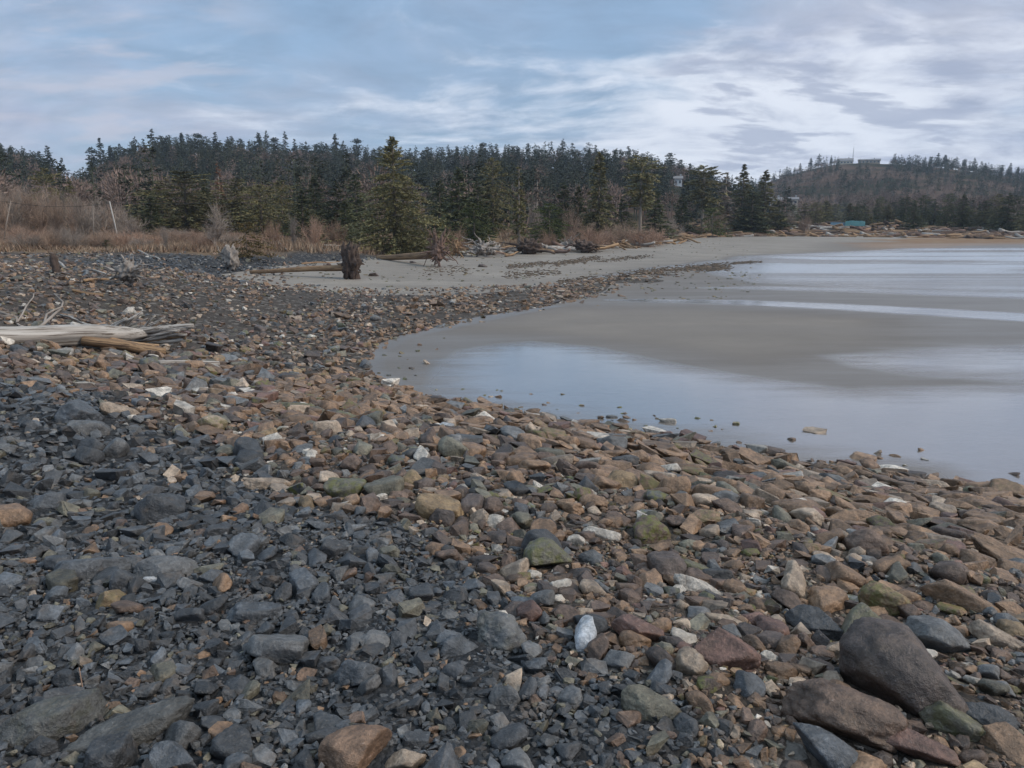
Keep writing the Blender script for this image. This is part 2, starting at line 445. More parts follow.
POOLS = [  # outline in the photograph, soft edge in metres, fullness
 ([(412,388),(424,366),(450,350),(490,343),(530,340),(600,346),(660,358),(730,371),(800,381),(850,386),(900,384),(1030,382),(1400,382),(1400,640),(1024,560),(900,500),(800,470),(700,450),(620,440),(500,420),(430,405)], 2.0, .95),
 ([(800,354),(900,346),(1030,340),(1300,335),(1300,392),(1030,390),(900,380),(830,368)], 3.0, .75),
 ([(590,299.5),(640,298.8),(740,299.5),(850,304),(1030,313),(1300,325),(1300,335),(1030,322.5),(850,311),(740,305.5),(660,303)], .7, 1),
 ([(670,288),(760,285.5),(860,287),(1030,291),(1300,297),(1300,306),(1030,300),(860,293.5),(760,290)], 1.8, .75),
 ([(790,280),(900,276.5),(1030,278),(1300,280),(1300,287),(1030,284),(900,282)], 2.6, .62),
 ([(720,273),(840,268.5),(940,268),(1100,270),(1100,275),(940,274),(840,274)], 3.2, .6),
 ([(740,264),(850,259),(950,258),(1200,258),(1200,266),(950,266),(850,266)], 5.0, .6),
 ([(880,254.5),(960,251),(1200,250),(1200,255),(960,256)], 5, .55),
 ([(520,290),(560,281),(640,268),(700,262),(770,258),(770,262),(700,268),(640,277),(560,288)], 2.5, .35)]
POOLS.append(([(730,258),(900,248),(1400,246),(1400,306),(1024,296),(860,290),(740,283),(690,272)], 5, .75))
POOLS = [([pflat(*p) for p in P], s, a) for P, s, a in POOLS]
ALGAE = [pflat(*p) for p in [(850,245),(910,240.5),(1000,238.8),(1200,238),(1200,243),(1000,244.5),(930,248.5),(870,250)]]
BAR = [pflat(*p) for p in [(830,478),(850,465),(900,460),(950,465),(965,482),(930,494),(880,492)]]
r = np.geomspace(5, 1120, 560)
AZS = np.radians(np.concatenate([np.arange(-60, -22, 2), np.arange(-22, 42, .16), np.arange(42, 150, 2)]))
X, Y = polar(r, AZS)
S = sand_h(X, Y)
depth = np.zeros(X.shape); ripple = sm(np.hypot(X, Y), 22, 60)
for P, s, a in POOLS: depth = np.maximum(depth, a*sm(sdist(P, X, Y), -.4*s, 1.3*s))
depth *= 1-.8*sm(sdist(BAR, X, Y), -.5, .5)
vl = -sdist(VEG_LINE, X, Y, closed=False)
wet = np.clip(.12+.5*sm(-vl, 14, 34), 0, 1)
bar = [pflat(*p) for p in [(440,330),(560,308),(700,308),(900,318),(900,345),(760,366),(640,348),(520,334)]]
wet = wet*(1-.55*sm(sdist(bar, X, Y), -2, 2))
wet = np.maximum(wet, sm(depth, 0, .3)); wet = np.maximum(wet, .8*sm(sdist(R_POLY, X, Y), -1.3, -.1)*(Y < 30))
algae = sm(sdist(ALGAE, X, Y)+4*fbm(X*.06, Y*.2, seed=50, o=3), -2, 3)
G = ground_h(X, Y)
F = grid_faces(*X.shape); keep = ~((G-S).ravel()[F] > .35).all(1) & ~((sdist(V_POLY, X, Y).ravel()[F] > 25).all(1))
def sheet(name, V, F, mat, attrs):
    used = np.unique(F); mp = np.zeros(len(V), np.int32); mp[used] = np.arange(len(used))
    me = mesh_np(name, V[used], mp[F], None, True, [mat], attrs={k: v.ravel()[used] for k, v in attrs.items()})
    o = link(name, me); o['kind'] = 'structure'; return o
sheet('sand', np.stack([X, Y, S], -1).reshape(-1, 3), F[keep], M_SAND, dict(wet=wet, algae=algae))
wk = keep & (depth.ravel()[F] > .002).any(1)
sheet('water', np.stack([X, Y, S+.005], -1).reshape(-1, 3), F[wk], M_WATER, dict(depth=depth, ripple=ripple))

# ------------------------------------------------------------------ stones
PAL = dict(rust=(.125,.08,.055), dgrey=(.082,.08,.074), slate=(.052,.053,.055), blue=(.08,.085,.091), grey=(.118,.116,.113), olive=(.125,.112,.08), orange=(.205,.125,.078), tan=(.31,.235,.17),
           cream=(.44,.39,.33), white=(.42,.43,.44), brown=(.205,.126,.074), dark_brown=(.075,.055,.045), red=(.155,.086,.064), ochre=(.22,.15,.08), purple=(.112,.073,.052))
PAL = {k: np.array(v) for k, v in PAL.items()}
def unit(n): v = rng.normal(size=(n, 3)); return v/np.linalg.norm(v, axis=1)[:, None]
def rock_shape(sub, kind):
    V, F = ICO[sub]
    if kind == 'angular':
        n = unit(rng.integers(7, 11)); off = rng.uniform(.42, .9, len(n)); p = 60; nz = .05
    elif kind == 'slab':
        n = unit(rng.integers(8, 12)); off = rng.uniform(.7, .98, len(n)); p = 22; nz = .07
        n = np.vstack([n, [[.1*rng.normal(), .1*rng.normal(), 1], [.1*rng.normal(), .1*rng.normal(), -1]]]); off = np.r_[off, .6, .6]
    else:
        n = unit(rng.integers(8, 12)); off = rng.uniform(.55, .95, len(n)); p = 18; nz = .10
    d = V@n.T
    ri = off[None]/np.maximum(d, .04)
    ri = np.hstack([ri, np.full((len(V), 1), 1.12)])
    r = (ri**-p).sum(1)**(-1/p)
    s = rng.uniform(0, 100)
    r = r*(1+nz*vnoise(V[:, 0]*2.3+s, V[:, 1]*2.3, V[:, 2]*2.3, seed=2)+nz*.6*vnoise(V[:, 0]*6+s, V[:, 1]*6, V[:, 2]*6, seed=4)
           + (nz*.45*vnoise(V[:, 0]*14+s, V[:, 1]*14, V[:, 2]*14, seed=5) if sub > 2 else 0))
    P = V*r[:, None]
    P /= np.abs(P).max(0)
    return P
KINDS = ('angular', 'slab', 'round')
import bmesh
def hull_shape(npts, bevel, kind):
    """a broken stone: convex hull of a few points, edges knocked off"""
    bm = bmesh.new()
    P = rng.uniform(-1, 1, (npts, 3)) if kind != 'round' else unit(npts)*rng.uniform(.8, 1, (npts, 1))
    if kind == 'slab': P[:, 2] = np.sign(P[:, 2])*rng.uniform(.75, 1, npts)
    for p in P: bm.verts.new(p)
    bmesh.ops.convex_hull(bm, input=bm.verts[:])
    loose = [v for v in bm.verts if not v.link_faces]
    if loose: bmesh.ops.delete(bm, geom=loose, context='VERTS')
    if bevel:
        bmesh.ops.dissolve_limit(bm, angle_limit=.30, verts=bm.verts[:], edges=bm.edges[:])
        bmesh.ops.bevel(bm, geom=bm.edges[:], offset=bevel, segments=1, affect='EDGES', profile=.5, clamp_overlap=True)
    bmesh.ops.triangulate(bm, faces=bm.faces[:])
    bm.verts.ensure_lookup_table(); bm.verts.index_update()
    V = np.array([v.co[:] for v in bm.verts]); F = np.array([[v.index for v in f.verts] for f in bm.faces]); bm.free()
    V = V-(V.max(0)+V.min(0))/2; V /= np.abs(V).max(0)
    if bevel: V *= (1+.05*rng.normal(size=(len(V), 1)))
    return V, F
TEMPL = {}
for k in KINDS:
    TEMPL[(2, k)] = [hull_shape(int(rng.integers(12, 20) if k != 'round' else rng.integers(20, 28)), .13 if k != 'round' else .16, k) for _ in range(34)]
    TEMPL[(1, k)] = [hull_shape(int(rng.integers(10, 15)), 0, k) for _ in range(30)]
    TEMPL[(0, k)] = [hull_shape(int(rng.integers(7, 9)), 0, k) for _ in range(20)]
def rot(yaw, tx, ty):
    cz, sz = math.cos(yaw), math.sin(yaw); cx, sx = math.cos(tx), math.sin(tx); cy, sy = math.cos(ty), math.sin(ty)
    return np.array([[1,0,0],[0,cx,-sx],[0,sx,cx]])@np.array([[cy,0,sy],[0,1,0],[-sy,0,cy]])@np.array([[cz,-sz,0],[sz,cz,0],[0,0,1]])
# each stone: x,y,z, a,b,c, yaw,tiltx,tilty, kind, colour, moss, hero label
STONES = []
class Heap:
    """height map the stones are dropped on, so that they rest on one another"""
    def __init__(s, x0, x1, y0, y1, res):
        s.x0, s.y0, s.res = x0, y0, res
        s.nx, s.ny = int((x1-x0)/res), int((y1-y0)/res)
        gx, gy = np.meshgrid(x0+(np.arange(s.nx)+.5)*res, y0+(np.arange(s.ny)+.5)*res, indexing='ij')
        s.gx, s.gy = gx, gy; s.g = surf_h(gx, gy); s.h = s.g.copy(); s.occ = np.zeros(gx.shape, np.float32)
    def foot(s, x, y, a, b, yaw):
        R = max(a, b); i0, i1 = int((x-R-s.x0)/s.res), int((x+R-s.x0)/s.res)+1; j0, j1 = int((y-R-s.y0)/s.res), int((y+R-s.y0)/s.res)+1
        if i0 < 0 or j0 < 0 or i1 >= s.nx or j1 >= s.ny: return None
        sl = (slice(i0, i1), slice(j0, j1))
        dx, dy = s.gx[sl]-x, s.gy[sl]-y
        c, q = math.cos(yaw), math.sin(yaw)
        return sl, ((dx*c+dy*q)/a)**2+((-dx*q+dy*c)/b)**2
    def drop(s, x, y, a, b, c, yaw, cover=.3, lift=.45, z=None):
        f = s.foot(x, y, a, b, yaw)
        if f is None: return None
        sl, e = f; m = e < 1
        if not m.any(): m = e == e.min()
        if z is None and s.occ[sl][m].mean() > cover: return None
        h = s.h[sl][m]
        if z is None:
            base = np.percentile(h, 45); z = base+c*lift
            if z-c > s.g[sl][m].mean()+max(.10, .8*a): return None
        top = z+c*.9*np.sqrt(np.clip(1-e[m], 0, 1))
        s.h[sl][m] = np.maximum(h, top); s.occ[sl][m] = 1
        return z
    def grad(s, x, y):
        i, j = int((x-s.x0)/s.res), int((y-s.y0)/s.res); k = 4
        i = min(max(i, k), s.nx-k-1); j = min(max(j, k), s.ny-k-1)
        return (s.g[i+k, j]-s.g[i-k, j])/(2*k*s.res), (s.g[i, j+k]-s.g[i, j-k])/(2*k*s.res)
near = Heap(-10, 12, .6, 15, .018)

HEROES = [ # px, py, w, h, roll(deg, + = right end down), colour, kind, moss, label
 (357,752,66,46,0,'orange','angular',0,'orange brown angular boulder among dark gravel'),
 (408,762,42,26,0,'tan','angular',0,'pale tan lump beside the orange brown boulder'),
 (128,733,104,28,-6,'dgrey','slab',0,'long flat grey slab lying in dark gravel'),
 (55,722,78,36,0,'dgrey','slab',.1,'broad dark grey slab half buried behind the long flat grey slab'),
 (88,570,74,28,6,'blue','slab',0,'flat blue grey slab like a low wedge in the dark gravel'),
 (168,570,54,28,8,'grey','angular',0,'smooth grey wedge beside the flat blue grey slab'),
 (148,582,17,12,0,'white','round',0,'small white round stone among dark gravel'),
 (108,601,30,24,0,'ochre','angular',.3,'ochre brown knobbly stone below the flat blue grey slab'),
 (117,629,26,16,0,'brown','angular',0,'brown block with a flat face in dark gravel'),
 (255,614,52,20,8,'blue','slab',0,'thin blue slab with a pale broken end'),
 (358,672,62,34,10,'blue','angular',0,'blue grey block with a deep black shadow beneath it'),
 (285,648,62,44,0,'grey','angular',0,'grey two humped block left of the shadowed blue block'),
 (497,632,54,44,15,'grey','round',.1,'grey rounded boulder at the edge of the dark gravel'),
 (460,648,44,26,20,'blue','angular',0,'blue grey slab tilting beside the grey rounded boulder'),
 (585,637,26,40,0,'white','angular',0,'upright white quartz stone with grey streaks'),
 (557,588,30,24,0,'cream','angular',0,'cream triangular stone among brown rocks'),
 (637,632,48,28,12,'red','angular',0,'reddish brown wedge right of the white quartz stone'),
 (660,655,22,18,0,'orange','angular',0,'small rust orange cube of stone'),
 (688,665,32,30,25,'tan','round',0,'tan pitted oval stone right of the rust orange one'),
 (727,652,58,42,12,'red','angular',0,'large red brown boulder with orange stain'),
 (745,686,34,26,0,'blue','angular',0,'pale blue grey block with lit top'),
 (868,632,44,60,22,'olive','angular',.3,'tall olive grey fractured slab leaning uphill'),
 (908,680,116,84,28,'dark_brown','angular',0,'huge dark brown boulder, biggest on the bank'),
 (853,720,110,58,10,'rust','round',0,'long rounded brown boulder below the huge dark one'),
 (980,722,48,34,10,'slate','round',0,'black boulder with a smooth top beside the huge dark one'),
 (954,726,54,30,22,'olive','slab',.4,'olive slab wedged between brown and black boulders'),
 (927,640,60,40,15,'grey','angular',0,'grey layered slab right of the tall fractured slab'),
 (702,590,56,16,28,'cream','slab',0,'long pale cream slab slanting in brown rocks'),
 (697,572,48,20,20,'olive','slab',.4,'mossy olive slab above the long pale cream one'),
 (724,622,36,13,8,'tan','slab',0,'flat tan oval stone below the long pale cream slab'),
 (541,551,40,42,0,'slate','angular',0,'dark slate boulder with blue sheen standing among brown rocks'),
 (651,531,46,36,15,'purple','round',1.0,'dark boulder with bright green moss on its right side'),
 (602,534,38,13,12,'cream','slab',0,'thin cream slab left of the mossy boulder'),
 (577,542,20,15,0,'cream','angular',0,'pale cream block beside the dark slate boulder'),
 (587,487,28,24,0,'slate','angular',0,'square dark stone with pale stripes near the waterline'),
 (495,522,30,15,0,'cream','round',0,'smooth cream stone near the ochre slab'),
 (342,490,46,30,0,'olive','round',.8,'big olive boulder with yellow lichen on its face'),
 (410,481,30,26,0,'ochre','angular',.2,'yellow stained stone left of the ochre slab'),
 (440,511,50,26,15,'ochre','slab',0,'long ochre slab on the brown rocks'),
 (272,441,20,16,0,'cream','round',0,'lone cream cobble in the brown rock field'),
 (270,484,48,12,4,'tan','slab',0,'flat pinkish tan slab at the gravel edge'),
 (12,518,36,24,0,'brown','slab',0,'brown slab with sharp edges at the picture margin in dark gravel'),
 (50,503,42,20,0,'blue','angular',0,'blue grey wedge right of the sharp brown slab'),
 (85,416,44,30,0,'blue','angular',0,'blue grey boulder heading the dark heap'),
 (88,430,34,18,0,'grey','slab',0,'grey slab leaning below the boulder heading the heap'),
 (120,412,36,11,25,'tan','slab',0,'pale tan sliver right of the boulder heading the heap'),
 (92,448,26,20,0,'slate','angular',0,'dark block in the dark heap'),
 (116,452,22,24,20,'grey','angular',0,'grey pointed block in the dark heap'),
 (163,511,44,32,28,'slate','slab',0,'dark slanting slab in the middle of the dark gravel'),
 (345,418,24,16,0,'olive','round',1.0,'mossy green cobble in the rock field'),
 (378,414,24,14,0,'brown','round',1.0,'brown cobble with green moss on top'),
 (443,427,22,12,0,'white','round',0,'whitish cobble close to the pool'),
 (295,407,36,10,5,'olive','slab',.6,'long mossy brown slab in the rock field'),
 (870,465,18,14,0,'orange','round',0,'round orange brown rock at the pool edge'),
 (1003,492,28,20,0,'brown','angular',.2,'pointed brown rock standing at the wet sand'),
 (933,484,26,8,4,'tan','slab',0,'flat pale stone lying on wet sand'),
 (972,491,20,10,0,'olive','angular',.3,'small pointed dark stone on wet sand'),
 (845,575,36,30,25,'brown','angular',0,'brown tilted block above the tall fractured slab'),
 (795,585,20,38,-30,'tan','slab',0,'pale tan long stone pointing at the camera'),
 (886,603,44,34,25,'ochre','round',.7,'brown mossy boulder behind the tall fractured slab'),
 (1000,556,60,28,18,'brown','round',0,'large brown boulder on the rocky margin'),
 (780,500,42,22,30,'brown','slab',0,'long brown slab in the shingled rocks by the water'),
 (836,482,34,18,10,'grey','round',0,'grey round topped stone in the brown shingle'),
 (998,640,44,18,22,'tan','slab',0,'tan bar shaped stone low on the bank'),
 (768,656,22,14,25,'cream','angular',0,'white chip beside the large red brown boulder'),
 (820,628,60,34,10,'slate','angular',0,'black slate lump left of the tall fractured slab'),
 (1006,689,22,10,0,'ochre','round',.9,'small stone with yellow green lichen'),
 (960,600,60,22,22,'brown','slab',0,'long brown slab halfway down the bank'),
 (930,690,110,18,26,'olive','slab',.5,'long greenish slab under the huge dark boulder'),
 (650,707,60,30,20,'olive','slab',0,'olive grey slab low in the dark gravel'),
 (1005,745,60,34,10,'brown','angular',0,'orange brown boulder in the lower corner of the bank'),
 (915,748,70,30,10,'red','angular',0,'red brown slab below the black boulder'),
 (830,755,70,34,25,'blue','angular',0,'blue grey tilted slab in front of the long brown boulder'),
 (668,421,18,6,0,'cream','slab',0,'pale flat stone alone in the shallow pool'),
 (537,416,12,6,0,'cream','round',0,'small pale stone at the pool margin'),
 (612,417,12,4,0,'grey','slab',0,'thin grey stone in the shallow pool'),
]
for (px, py, w, h, roll, cn, kind, moss, lab) in HEROES:
    p = hit(px, py+h*.15); dist = np.linalg.norm(p-np.array([0, 0, CAMZ])); s = dist/FPX
    phi = math.asin((CAMZ-p[2])/dist)
    a = w/2*s; c = (h/2*s)/math.sqrt((1.25*math.sin(phi))**2+math.cos(phi)**2); b = 1.25*c
    yaw = -math.atan2(p[0], p[1])
    onsand = py < 495 and px > 900 or 'pool' in lab
    z = p[2]+c*(.25 if not onsand else .2)
    near.drop(p[0], p[1], a, b, c*.9, yaw, z=z)
    STONES.append([p[0], p[1], z, a*1.05, b, c*1.08, yaw, 0, math.radians(roll), kind, PAL[cn]*rng.uniform(.92, 1.08), moss, lab, cn])

def stone_look(x, y, dkf, dshore):
    u = rng.random()
    if rng.random() < dkf:
        cn = 'slate' if u < .50 else 'blue' if u < .76 else 'grey' if u < .875 else 'olive' if u < .935 else 'orange' if u < .945 else 'tan' if u < .957 else 'brown' if u < .98 else 'rust'
        kind = 'angular' if rng.random() < .75 else 'slab'; moss = 0
    else:
        nearsh = float(sm(6.5-dshore, 0, 3.5))*(x > -4)
        if rng.random() < nearsh*.9:
            cn = 'brown' if u < .76 else 'tan' if u < .84 else 'grey' if u < .87 else 'olive' if u < .90 else 'dark_brown' if u < .92 else 'red' if u < .97 else 'cream'
            kind = 'slab' if rng.random() < .5 else 'round' if rng.random() < .45 else 'angular'
        else:
            cn = 'purple' if u < .28 else 'brown' if u < .56 else 'grey' if u < .645 else 'olive' if u < .72 else 'tan' if u < .81 else 'dark_brown' if u < .91 else 'slate' if u < .935 else 'red' if u < .955 else 'cream' if u < .985 else 'ochre'
            kind = 'round' if rng.random() < .3 else 'angular' if rng.random() < .65 else 'slab'
        moss = rng.uniform(.4, .95) if rng.random() < .055 else 0.0
    return cn, kind, moss

DARKP = {.15: .05, .115: .10, .088: .16, .066: .2, .05: .26, .037: .4, .028: .6}
BROWNP = {.088: .6, .066: .45, .05: .35, .037: .4}
def scatter(heap, sizes, x0, x1, y0, y1, cover):
    for a0, n, dmax in sizes:
        xs = rng.uniform(x0, x1, n); ys = rng.uniform(y0, y1, n)
        Dd = np.hypot(xs, ys); ok = (np.abs(np.arctan2(xs, ys)) < math.radians(46)) & (Dd < dmax) & (Dd > .9)
        xs, ys, Dd = xs[ok], ys[ok], Dd[ok]
        dR = sdist(R_POLY, xs, ys); dS = np.abs(sdist(SHORE_W, xs, ys, closed=False)); df = dark_f(xs, ys); dV = sdist(V_POLY, xs, ys)
        patch = .5+.5*vnoise(xs*.5, ys*.5, seed=60)
        for x, y, dd, r_, s_, f_, v_, pt in zip(xs, ys, Dd, dR, dS, df, dV, patch):
            if r_ < -.1 and rng.random() > .07*math.exp(r_/.5): continue
            spit = x > -9 and y > 19
            if spit and rng.random() > (.3+.7*(pt > .5))*float(sm(x, 15, 7)): continue
            if v_ > .5 and rng.random() > .25*math.exp(-v_/3): continue
            if f_ > .5 and rng.random() > DARKP.get(a0, 1): continue         # the dark gravel is mostly small
            if f_ <= .5 and rng.random() > BROWNP.get(a0, 1): continue
            if a0 > .1 and (rng.random() > .3+.7*(s_ < 5) or dd < 4.2): continue
            if a0 > .08 and s_ > 5 and f_ <= .5 and rng.random() > .55: continue
            cn, kind, moss = stone_look(x, y, f_, s_)
            a = a0*rng.uniform(.82, 1.22)
            if f_ > .5: b, c = a*rng.uniform(.6, .95), a*rng.uniform(.38, .75)
            elif s_ < 4.5 and x > -2: a *= 1.15; b, c = a*rng.uniform(.42, .75), a*rng.uniform(.28, .5)
            else: b, c = a*rng.uniform(.6, .95), a*rng.uniform(.4, .72)
            if s_ < 5 and x > -1.5: yaw = math.atan2(-.54, .84)+rng.normal(0, .38)
            else: yaw = rng.uniform(0, PI)
            z = heap.drop(x, y, a, b, c, yaw, cover, .35 if r_ > .4 else .1 if r_ > -.1 else -.25)
            if z is None: continue
            gx, gy = heap.grad(x, y)
            t = .22 if f_ < .5 else .3
            STONES.append([x, y, z, a, b, c, yaw, math.atan(gy)+rng.normal(0, t), -math.atan(gx)+rng.normal(0, t), kind, PAL[cn]*rng.uniform(.6, 1.42), moss, None, cn])
SHORE_W = [pflat(*p) for p in SHORE]
scatter(near, [(.15,2600,16),(.115,5200,16),(.088,9000,16),(.066,20000,16),(.05,34000,16),(.037,42000,14),(.028,60000,10),(.02,80000,7.5)], -9.9, 11.9, .7, 14.9, .45)
scatter(near, [(.0145,60000,5)], -4, 4, .9, 5, .5)
mid = Heap(-42, 18, 14.5, 60, .045)
scatter(mid, [(.16,2500,60),(.12,6000,58),(.09,16000,50),(.068,34000,38),(.05,30000,26)], -41, 17, 15, 58, .4)
del mid
print('stones', len(STONES))

# which stones show largest: those become things of their own
def proj(s):
    p = np.array(s[:3])-np.array([0, 0, CAMZ]); c, q = math.cos(PITCH), math.sin(PITCH)
    f = p[1]*c-p[2]*q; u = p[1]*q+p[2]*c
    return 512+FPX*p[0]/f, 384-FPX*u/f, f
pr = np.array([proj(s) for s in STONES])
arr = np.array([s[3:6] for s in STONES])
px_a = arr[:, 0]*FPX/pr[:, 2]
score = arr[:, 0]*np.sqrt(arr[:, 1]*arr[:, 2])*(FPX/pr[:, 2])**2
inview = (pr[:, 0] > -5) & (pr[:, 0] < 1029) & (pr[:, 1] > 235) & (pr[:, 1] < 772)
nh = len(HEROES)
order = [i for i in np.argsort(-np.where(inview, score, 0)) if i >= nh][:296-nh]
chosen = list(range(nh))+[int(i) for i in order]; chosen_set = set(chosen)

def stone_verts(s, T):
    R = rot(0, s[7], s[8])@rot(s[6], 0, 0)
    return (T*np.array([s[3], s[4], s[5]]))@R.T
COLN = dict(rust='rust brown', dgrey='dark grey', slate='dark slate', blue='blue grey', grey='grey', olive='olive grey', orange='orange brown', tan='tan', cream='cream', white='white',
            brown='brown', dark_brown='blackish brown', red='reddish brown', ochre='ochre', purple='purplish brown')
KN = dict(angular=('angular', 'jagged', 'blocky', 'sharp edged'), slab=('flat', 'slab shaped', 'thin', 'tabular'), round=('rounded', 'smooth', 'worn', 'oval'))
def szword(p): return 'large' if p > 19 else 'medium' if p > 13 else 'small'
def dirword(dx, dy):
    k = int(round(math.degrees(math.atan2(-dy, dx))/45)) % 8
    return ('right of', 'above and right of', 'above', 'above and left of', 'left of', 'below and left of', 'below', 'below and right of')[k]
SHORT = {}
def short(lab):   # the part of a label that names the landmark
    w = lab.split()
    stop = [i for i, t in enumerate(w) if i > 1 and t in ('among', 'beside', 'lying', 'half', 'like', 'below', 'in', 'at', 'left', 'right', 'near', 'on', 'close', 'with', 'standing', 'slanting', 'heading', 'leaning', 'tilting', 'behind', 'above', 'halfway', 'low', 'under', 'wedged', 'alone', 'biggest', 'pointing')]
    return ' '.join(w[:stop[0]] if stop else w[:7]).rstrip(',')
hl = [h[8] for h in HEROES]; hs = [short(l) for l in hl]
cnt = {}
for t in hs: cnt[t] = cnt.get(t, 0)+1
LAND = [(HEROES[i][0], HEROES[i][1], hs[i]) for i in range(nh) if cnt[hs[i]] == 1]
def rock_label(i):
    s = STONES[i]; x, y = pr[i, 0], pr[i, 1]
    near_l = sorted(LAND, key=lambda t: (t[0]-x)**2+(t[1]-y)**2)
    col, kinds = COLN[s[13]], KN[s[9]]
    mo = ' mossy' if s[11] > .4 else ''
    for L in near_l[:5]:
        dist = math.hypot(L[0]-x, L[1]-y)
        rel = ('just ' if dist < 45 else '' if dist < 110 else 'well ')+dirword(x-L[0], y-L[1])
        for kd in kinds[:2]:
            lab = f"{szword(px_a[i])}{mo} {kd} {col} rock {rel} the {L[2]}"
            if lab not in USED and len(lab.split()) <= 16: return lab
    for a_ in kinds:
        for k in near_l[:12]:
            lab = f"{a_} {col} rock between the {near_l[0][2]} and the {k[2]}"
            if k is not near_l[0] and lab not in USED and len(lab.split()) <= 16: return lab
    return f"{col} rock number {i}"
for i in chosen:
    s = STONES[i]
    sub = 4 if px_a[i] > 26 else 3
    P = stone_verts(s, rock_shape(sub, s[9]))
    base = P[:, 2].min()
    C = np.concatenate([np.broadcast_to(s[10], (len(P), 3)), np.full((len(P), 1), s[11])], 1)
    me = mesh_np('rock', P-np.array([0, 0, base]), ICO[sub][1], C, True, [M_ROCK])
    o = link('rock', me, None, (s[0], s[1], s[2]+base))
    tag(o, s[12] or rock_label(i), 'rock', 'rocks on the shore')
# the countless rest
V, F, C, SMO, n = [], [], [], [], 0
for i, s in enumerate(STONES):
    if i in chosen_set: continue
    p = px_a[i]; sub = 2 if p > 4.2 else 1 if p > 1.6 else 0
    L = TEMPL[(sub, s[9])]; tv, tf = L[rng.integers(len(L))]
    V.append(stone_verts(s, tv)+np.array(s[:3])); F.append(tf+n); n += len(tv)
    c = np.empty((len(tv), 4)); c[:, :3] = s[10]; c[:, 3] = s[11]; C.append(c)
    SMO.append(np.full(len(tf), s[9] == 'round' and sub == 2))
me = mesh_np('loose_stones', np.concatenate(V), np.concatenate(F), np.concatenate(C), False, [M_ROCK])
me.polygons.foreach_set('use_smooth', np.concatenate(SMO))
o = link('loose_stones', me); o['kind'] = 'stuff'; o['label'] = 'loose stones and gravel covering the bank between the bigger rocks'; o['category'] = 'stones'
print('stone faces', len(me.polygons))
del V, F, C, SMO

# ------------------------------------------------------------------ trees
def gz(x, y): return float(surf_h(np.array([x]), np.array([y]))[0])
def spray(Pc, Dv, L, Wd, rg):
    """little drooping needle fans: triangles from centres Pc along Dv"""
    n = len(Pc); side = np.cross(Dv, rg.normal(size=(n, 3))); side /= np.linalg.norm(side, axis=1)[:, None]+1e-9
    a = Pc-side*Wd[:, None]*.5; b = Pc+side*Wd[:, None]*.5; t = Pc+Dv*L[:, None]
    V = np.stack([a, b, t], 1).reshape(-1, 3)
    return V, np.arange(3*n).reshape(-1, 3)
def conifer(H, W, seed, base=.08, shape='cone', nb=90, per=9, fan=.5, gap=.0, lean=0):
    """returns (crown V,F,C), (trunk V,F): crown of many small needle fans on drooping boughs"""
    rg = np.random.default_rng(seed)
    t = base+(1-base)*rg.random(nb)**(1.5 if shape == 'cone' else 1.75 if shape == 'big' else .9)
    t = np.sort(t); az = rg.uniform(0, 2*PI, nb)
    u = (t-base)/(1-base)
    if shape == 'cone': env = (1-u)**.8
    elif shape == 'big': env = (1-u)**.85*(.7+.45*rg.random(nb))
    elif shape == 'round': env = np.sin(np.clip(u*.86+.14, 0, 1)*PI)**.6*.95
    elif shape == 'flat': env = np.where(u > .75, (1-u)*2.6+.25, .55+.4*u)
    else: env = .55*(1-u)**.5*(.7+.6*rg.random(nb))
    lob = 1+.28*np.sin(az*2+rg.uniform(0, 6)+t*5)
    L = W/2*np.clip(env, .04, None)*rg.uniform(.6, 1.12, nb)*lob
    if gap: keep = vnoise(t*9, az*1.1, seed=seed) > -1+gap; t, az, L, u = t[keep], az[keep], L[keep], u[keep]
    nb = len(t)
    rise = np.where(u > .7, .5, .05)-rg.uniform(0, .3, nb)
    cx = lean*t*H
    S = rg.random((nb, per))**.7
    ax = np.cos(az)[:, None]; ay = np.sin(az)[:, None]
    r = L[:, None]*S; sc = fan*H/10
    P = np.stack([cx[:, None]+ax*r, ay*r, t[:, None]*H+rise[:, None]*r-.12*r*S], -1).reshape(-1, 3)
    P += rg.normal(size=P.shape)*np.array([.5, .5, .3])*sc*.55*np.repeat(.35+.65*np.clip(1-u, 0, 1), per)[:, None]
    out = np.stack([np.broadcast_to(ax, r.shape), np.broadcast_to(ay, r.shape), rg.uniform(-.35, .5, r.shape)], -1).reshape(-1, 3)+rg.normal(size=P.shape)*.45
    out /= np.linalg.norm(out, axis=1)[:, None]
    n = len(P)
    sz = np.repeat(.5+.65*np.clip(1-u, 0, 1)**.6, per)
    V, F = spray(P, out, sc*sz*rg.uniform(.6, 1.5, n), sc*sz*rg.uniform(.35, .8, n), rg)
    tone = np.repeat(np.repeat(rg.uniform(.65, 1.3, nb), per)*rg.uniform(.8, 1.2, n), 3)[:, None]*np.array([[1, 1, 1.0]])
    yel = np.repeat(rg.random(n) < .12, 3)
    tone[yel] *= np.array([1.25, 1.08, .9])
    # trunk and boughs
    tv, tf = tube(np.array([[lean*H*k, 0, H*k] for k in (-.03, .3, .6, .97)]), np.array([.022, .018, .012, .003])*H*.8, 7)
    sel = rg.choice(nb, min(nb, 46), replace=False)
    p0 = np.stack([cx[sel], 0*cx[sel], t[sel]*H], 1); p1 = p0+np.stack([np.cos(az[sel])*L[sel]*.9, np.sin(az[sel])*L[sel]*.9, rise[sel]*L[sel]*.85], 1)
    bv, bf = segs(p0, p1, np.full(len(sel), .0045*H), np.full(len(sel), .001*H))
    return (V, F, tone), (np.vstack([tv, bv]), np.vstack([tf, bf+len(tv)]))

